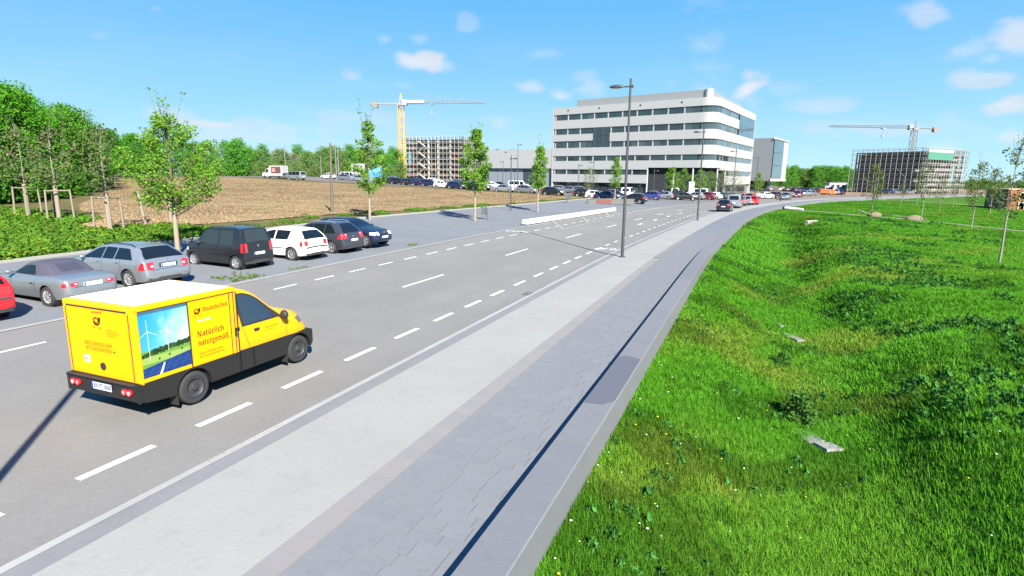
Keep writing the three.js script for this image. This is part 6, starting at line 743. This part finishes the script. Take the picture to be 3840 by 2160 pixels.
{ // low stone planter wall with a rust red panel
  const a = XZ(82, -22), b = XZ(84.6, -15.8), L = Math.hypot(b[0] - a[0], b[1] - a[1]), t = thing('planter_wall', 'low grey planter wall with a rusty red panel at the plaza end', 'planter', [a[0], level(82, -20), a[1]], Math.atan2(-(b[1] - a[1]), b[0] - a[0])); mesh('wall', rbox(L, .7, .5, .03, L / 2, .35, 0), mat([.13, .125, .12], .9), t); mesh('rusty_panel', rbox(2.1, .62, .06, .01, L * .35, .36, .27), mat([.17, .07, .06], .9), t); mesh('coping', rbox(L + .1, .08, .6, .02, L / 2, .74, 0), mat([.17, .16, .15], .9), t); }
{ const p = px2(1737, 116), t = thing('sign_pillar', 'white upright sign pillar at the office entrance', 'sign', [p[0], .05, p[1]], .25); mesh('board', rbox(1.25, 3.4, .25, .03, 0, 1.75, 0), mFacade, t); for (let i = 0; i < 5; i++) mesh('text_line', box(.8 - .1 * (i % 3), .14, .02, -.05, 2.9 - i * .42, .135), mat([.3, .32, .35], .8), t); }
{ // concrete outfall with pipe mouth at the head of the ditch
  const p = P3(70.6, 6.2), t = thing('culvert_headwall', 'pale concrete culvert headwall with a dark pipe mouth in the ditch', 'culvert', [p[0], -1.1, p[2]], heading(64)); mesh('wall', rbox(1.7, 1.0, .25, .03, 0, .45, 0), mat([.26, .245, .22], .9), t); const o = new THREE.CylinderGeometry(.13, .13, .06, 18); o.rotateX(Math.PI / 2); mesh('pipe_mouth', o, mBlack, t).position.set(-.05, .3, .13); for (const s of [-1, 1]) { const g = rbox(.3, .75, .22, .02, 0, .3, 0); const m = mesh('wing_wall', g, mat([.24, .225, .2], .9), t); m.position.set(s * .9, 0, .1); m.rotation.y = -s * .5; } }
{ // concrete slabs set in the slope
  const conc = new THREE.MeshStandardMaterial({ color: col(.26, .25, .23), roughness: .95, map: tConcrete }); const slab = (label, u, v, len, w, hd, tilt, n) => { const p = P3(u, v, .03), t = thing('chute_slab', label, 'concrete', p, heading(hd)); t.rotation.order = 'YXZ'; for (let i = 0; i < n; i++) { const m = mesh('slab', rbox(len / n - .03, .09, w * (1 - .12 * (i % 2)), .015, (i - (n - 1) / 2) * len / n, .01 * i, (i % 2) * .03), conc, t); m.rotation.set(.08 * (i % 2 ? 1 : -1), .1 * i, tilt); } };
  slab('broken pale concrete drain slab below the dark weed clump', 13.1, 1.62, 1.25, .42, ROADH + 154, .06, 3); slab('pale concrete drain strip half hidden higher up the ditch', 22, 1.72, 1.3, .32, ROADH + 160, .04, 2); slab('thin concrete edge showing in the grass beyond the strip', 23.7, 1.3, .9, .14, ROADH + 160, .04, 1);
  const dc = treeParts(60, { h: .75, tr: .015, base: .02, R: .4, limbs: 16, cl: .13, n: 750, leaf: .05, c: [.045, .13, .02] }); makeTree('weed_clump', 'dark bushy weed clump above the broken concrete slab', dc, P3(14.0, 1.45), {}).userData.category = 'weed'; const d2 = makeTree('weed_clump', 'smaller tuft of weeds up slope from the dark clump', dc, P3(18.2, 1.25), {}, null, 1, .6); d2.userData.category = 'weed';
  const rock = (label, u, v, s) => { const g = new THREE.IcosahedronGeometry(1, 3), p = g.attributes.position; for (let i = 0; i < p.count; i++) { const k = 1 + .35 * (fbm(p.getX(i) * 1.6 + u, p.getY(i) * 1.6 + p.getZ(i), 0, 3, 7) - .5); p.setXYZ(i, p.getX(i) * k * s, p.getY(i) * k * s * .5, p.getZ(i) * k * s * .7); } const m = mesh('boulder', toCreasedNormals(g, .5), new THREE.MeshStandardMaterial({ color: col(.15, .125, .08), roughness: 1 })); m.position.set(...P3(u, v, s * .22)); tag(m, label, 'boulder', 'sandy boulders by the path'); }; rock('sandy boulder heap at the foot of the left path sapling', 80.4, 13.6, .8); rock('sandy boulder heap further right on the meadow path', 77.4, 17.0, .85); }
{ const a = P3(95.5, 4.6, .35), t = thing('white_barrier', 'short white barrier pipe where the meadow path meets the road', 'barrier', a, heading(ROADH + 125)); mesh('pipe', bar([0, 0, 0], [2.8, -.1, 0], .22, .18, 14), mat([.78, .78, .76], .6), t); mesh('dark_end', bar([-.25, .05, 0], [.02, 0, 0], .26, .26, 14), mBlack, t); for (const x of [.5, 2.3]) mesh('foot', box(.2, .5, .3, x, -.25, 0), mSlab, t); }
for (const [px, d, l] of [[1965, 112, 'dark bollard on the right kerb near the white barrier'], [2205, 150, 'bollard at the bend of the far road']]) { const p = px2(px, d), t = thing('bollard', l, 'bollard', [p[0], 0, p[1]]); mesh('post', bar([0, 0, 0], [0, 1.5, 0], .11, .1, 10), mBlack, t); mesh('cap', bar([0, 1.5, 0], [0, 1.58, 0], .12, .06, 10), mGreyMetal, t); }

// ---------------------------------------------------------------- distant vehicles
const PAINT = { white: paint([.74, .74, .73]), silver: paint([.28, .3, .32], .5), grey: paint([.16, .17, .19], .4), black: paint([.012, .012, .014]), navy: paint([.012, .018, .06], .2), blue: paint([.03, .035, .17], .2), red: paint([.5, .012, .018]), maroon: paint([.15, .02, .03], .2), green: paint([.02, .06, .05], .2) };
const proto = {}; const makers = { hatch: hatchP, micro: microP, estate: estateP, sport: sportP };
function farCar(kind, colour, label, x, z, hd, group, y) {
  let c; if (!proto[kind]) { if (makers[kind]) { proto[kind] = makers[kind]; c = copyOf(proto[kind], label, group); } else { c = proto[kind] = makeCar(SP[kind], label, [0, 0, 0], 0, PAINT[colour], group); } } else c = copyOf(proto[kind], label, group);
  c.userData.group = group; const [u, v] = UV(x, z); c.traverse(o => { if (o.isMesh && (o.name === 'body' || (o.name === 'wing_mirror' && o.material !== mDarkPlastic))) o.material = PAINT[colour]; });
  const r = heading(hd), L = SP[kind].top[SP[kind].top.length - 1][0] / 2; c.rotation.set(0, r, 0); c.position.set(x - Math.cos(r) * L, (y === undefined ? level(u, v) + .017 : y), z + Math.sin(r) * L); return c;
}
const atP = (px, d) => px2(px, d);
// along the right kerb, tails towards the camera
[[1826, 74.5, 'estate', 'black', 'black estate parked nearest on the right kerb'], [1851, 84, 'bus', 'silver', 'silver minivan parked behind the black estate on the right kerb'], [1866, 92, 'wagon', 'grey', 'grey estate parked on the right kerb between silver cars'], [1880, 95, 'hatch', 'silver', 'silver hatchback parked before the red car on the right'], [1896, 95.5, 'hatch', 'red', 'red hatchback parked at the right kerb of the bend']].forEach(([px, d, k, c, l]) => farCar(k, c, l, ...atP(px, d), 26, 'cars along the right kerb'));
// rows in front of the office
[[1590, 88, 'estate', 'black', 'black estate standing across the plaza exit behind the lamp', -62], [1501, 99, 'hatch', 'white', 'white hatchback facing the plaza at the end of the field verge', 112], [1527, 98, 'sedan', 'navy', 'dark blue saloon beside the white hatchback', 112], [1548, 103, 'estate', 'navy', 'dark blue car behind the dark blue saloon', 112], [1632, 104, 'estate', 'blue', 'violet blue estate side-on before the office', -66], [1668, 109, 'hatch', 'silver', 'silver hatchback right of the violet blue estate', -60], [1697, 110, 'micro', 'black', 'black boxy car in front of the entrance trees', -70], [1722, 108, 'sedan', 'black', 'black saloon with its nose to the road by the sign pillar', 100], [1746, 113, 'hatch', 'silver', 'silver hatchback behind the second right lamp', -60], [1771, 114, 'estate', 'maroon', 'maroon estate right of the second right lamp', -55], [1790, 117, 'hatch', 'white', 'white hatchback near the right end of the entrance', -55], [1806, 118, 'hatch', 'green', 'dark green hatchback at the end of the entrance row', -50], [1752, 123, 'bus', 'white', 'white minibus behind the silver entrance hatchback', -60], [1685, 122, 'bus', 'white', 'white minibus behind the black boxy entrance car', -10], [1577, 108, 'bus', 'white', 'white van seen from behind next to the foreground lamp', 20], [1846, 112, 'estate', 'green', 'dark green estate beyond the silver minivan', 30], [1868, 112, 'hatch', 'red', 'red hatchback beyond the dark green estate', 30], [1887, 108, 'estate', 'maroon', 'dark red estate behind the red kerb hatchback', 28], [1925, 125, 'sedan', 'white', 'white saloon on the far bend', 60], [1955, 128, 'hatch', 'black', 'black hatchback on the far bend left of the bollard', 55]].forEach(([px, d, k, c, l, h]) => farCar(k, c, l, ...atP(px, d), h, 'cars before the office'));
// long row behind the field, seen over its crest
[[868, 147, 'estate', 'grey', 'grey estate at the left end of the row behind the field', 100], [903, 143, 'sedan', 'silver', 'silver saloon in the row left of the field tree', 105], [955, 138, 'hatch', 'silver', 'silver hatchback right of the field tree', 105], [972, 133, 'sedan', 'black', 'black saloon with bright headlamp right of the field tree', 110], [1000, 131, 'estate', 'black', 'black estate under the yellow crane', 110], [1028, 129, 'hatch', 'black', 'black hatchback right of the black estate under the crane', 110], [1052, 128, 'micro', 'navy', 'dark blue boxy car before the scaffold', 110], [1078, 127, 'estate', 'navy', 'dark blue estate before the scaffold stairs', 110], [1112, 122, 'hatch', 'white', 'white hatchback standing out in the row behind the field', 112], [1146, 118, 'estate', 'navy', 'dark blue estate right of the white field-row hatchback', 112], [1170, 119, 'hatch', 'red', 'red hatchback half hidden by the slim plaza tree', 112], [1206, 116, 'sedan', 'black', 'black saloon right of the slim plaza tree', 112], [1187, 118, 'sport', 'black', 'black car behind the slim plaza tree trunk', 112], [1266, 113, 'sedan', 'silver', 'silver saloon in the row left of the plaza lamp', 110], [1322, 112, 'estate', 'grey', 'grey estate in the row right of the plaza lamp', 110], [1390, 106, 'estate', 'black', 'black estate near the right end of the field', 115], [1303, 128, 'bus', 'white', 'white minibus behind the silver row saloon', 110], [1345, 128, 'bus', 'silver', 'silver van behind the narrow plaza tree', -60], [1408, 124, 'wagon', 'silver', 'silver estate parked in the second row before the office', 112], [1432, 121, 'sedan', 'grey', 'grey saloon in the second row before the office', 112], [1462, 119, 'estate', 'grey', 'grey estate right of the grey second-row saloon', 112], [1470, 105, 'hatch', 'black', 'black hatchback left of the white plaza-end hatchback', 112], [1238, 130, 'hatch', 'white', 'white hatchback in the second row by the hall', 100], [1215, 130, 'sedan', 'silver', 'silver saloon in the second row by the hall', 100], [1255, 133, 'sedan', 'black', 'black saloon in the second row by the hall gates', 100], [990, 150, 'wagon', 'silver', 'silver estate in the second row under the crane', 100], [1090, 148, 'wagon', 'white', 'white estate in the second row before the scaffold', 100], [1150, 142, 'hatch', 'grey', 'grey hatchback in the second row before the scaffold corner', 100], [1040, 150, 'hatch', 'black', 'black hatchback in the second row under the scaffold', 100]].forEach(([px, d, k, c, l, h]) => farCar(k, c, l, ...atP(px, d), h, 'cars in the rows behind the field'));
// vehicles on the far left lane
farCar('bus', 'silver', 'silver minibus on the far lane beyond the field', ...atP(741, 134), -62, 'vehicles on the far lane'); farCar('sedan', 'grey', 'dark car tucked between the lorry and the silver minibus', ...atP(716, 137), -62, 'vehicles on the far lane'); farCar('estate', 'white', 'white estate further right on the far lane', ...atP(822, 152), -62, 'vehicles on the far lane'); farCar('bus', 'white', 'white minibus behind the grey estate of the field row', ...atP(876, 154), 100, 'vehicles on the far lane');
{ const p = px2(690, 138), t = thing('box_lorry', 'white box lorry with a dark picture panel beyond the field', 'lorry', [p[0], 3.0, p[1]], heading(-75)); mesh('cargo_box', rbox(3.6, 2.4, 2.1, .05, -.9, 1.75, 0), mFacade, t); for (const s of [-1, 1]) mesh('picture_panel', box(2.6, 1.5, .03, -.9, 1.9, s * 1.06), mat([.1, .045, .05], .7), t); for (const s of [-1, 1]) mesh('poster_figure', box(.9, .8, .02, -.3, 1.9, s * 1.085), mat([.4, .2, .18], .7), t); const L = loft({ top: [[.9, 2.3], [1.6, 2.35], [1.9, 2.2], [2.5, 1.35], [3.1, 1.15], [3.25, .8]], belt: [[.9, 1.2], [3.25, .9]], bot: [[.9, .4], [3.25, .4]], hw: [[.9, .95], [2.6, .95], [3.1, .85], [3.25, .7]], hr: [[.9, .85], [3.25, .7]] }); mesh('cab', L.geo, PAINT.white, t); for (const s of [-1, 1]) mesh('side_window', sidePatch(L, s, 1.3, 2.35, 1.3, 1.85, 1.25, (x) => L.railY(x) - .05, .01), mGlass, t); mesh('windscreen', topPatch(L, 1.95, 2.48, -.75, .75), mGlass, t); for (const x of [-1.6, 2.4]) for (const s of [-1, 1]) addWheel(t, x, .38, s * .86, .36, .22, 6, mSteelRim); mesh('chassis', box(4.6, .3, 1.2, .3, .5, 0), mBlack, t); }
// vehicles on the distant road at the bend
[[1977, 121, 'hatch', 'grey', 'grey car driving towards the bend on the far road', 215], [2007, 137, 'estate', 'maroon', 'dark red car on the far road behind the grey car', 215], [2025, 150, 'wagon', 'silver', 'silver estate on the far road beyond the dark red car', 230], [2038, 152, 'sedan', 'grey', 'grey saloon parked beyond the silver far-road estate', 60]].forEach(([px, d, k, c, l, h]) => farCar(k, c, l, ...atP(px, d), h, 'cars on the far road', .02));
['hatch', 'sedan', 'estate', 'hatch', 'micro', 'wagon', 'sedan', 'hatch', 'estate', 'sedan'].forEach((k, i) => farCar(k, ['white', 'black', 'silver', 'black', 'grey', 'black', 'navy', 'black', 'silver', 'black'][i], ['first', 'second', 'third', 'fourth', 'fifth', 'sixth', 'seventh', 'eighth', 'ninth', 'last'][i] + ' small car from the left in the row on the distant sandy site', ...atP(1968 + i * 9.6, 205 - i * 2.4), 40, 'distant row on the sandy site', .05));
[2096, 2106, 2116].forEach((px, i) => farCar(['hatch', 'estate', 'sedan'][i], ['white', 'silver', 'black'][i], ['white hatchback right of the orange lorry', 'silver estate right of the orange lorry', 'black saloon at the end of the orange lorry row'][i], ...atP(px, 165), 40, 'cars by the orange lorry', .03));
for (let i = 0; i < 5; i++) farCar(['sedan', 'hatch', 'estate', 'hatch', 'sedan'][i], ['black', 'navy', 'grey', 'black', 'grey'][i], ['first', 'second', 'third', 'fourth', 'fifth'][i] + ' dark car from the left at the foot of the netted scaffolding', ...atP(2222 + i * 15, 178 + i), 70, 'cars at the scaffold foot', .03);
{ const p = px2(2080, 160), t = thing('orange_lorry', 'orange works lorry standing on the distant road', 'lorry', [p[0], 0, p[1]], heading(-60)), o = paint([.6, .14, .03]); t.scale.setScalar(.62); mesh('cab', rbox(1.8, 2, 2.1, .15, -2.3, 1.5, 0), o, t); mesh('windscreen', box(.04, .8, 1.7, -3.22, 1.9, 0), mGlass, t); mesh('tipper_body', rbox(3.8, 1.2, 2.1, .06, .7, 1.5, 0), o, t); mesh('tank', bar([-1, 2.35, 0], [2, 2.35, 0], .35, .35, 12), mat([.35, .12, .05], .6), t); mesh('chassis', box(5.6, .3, 1, -.2, .7, 0), mBlack, t); for (const x of [-2.3, 1, 2]) for (const s of [-1, 1]) addWheel(t, x, .46, s * .9, .46, .26, 6, mSteelRim); }

renderer.render(scene, camera);
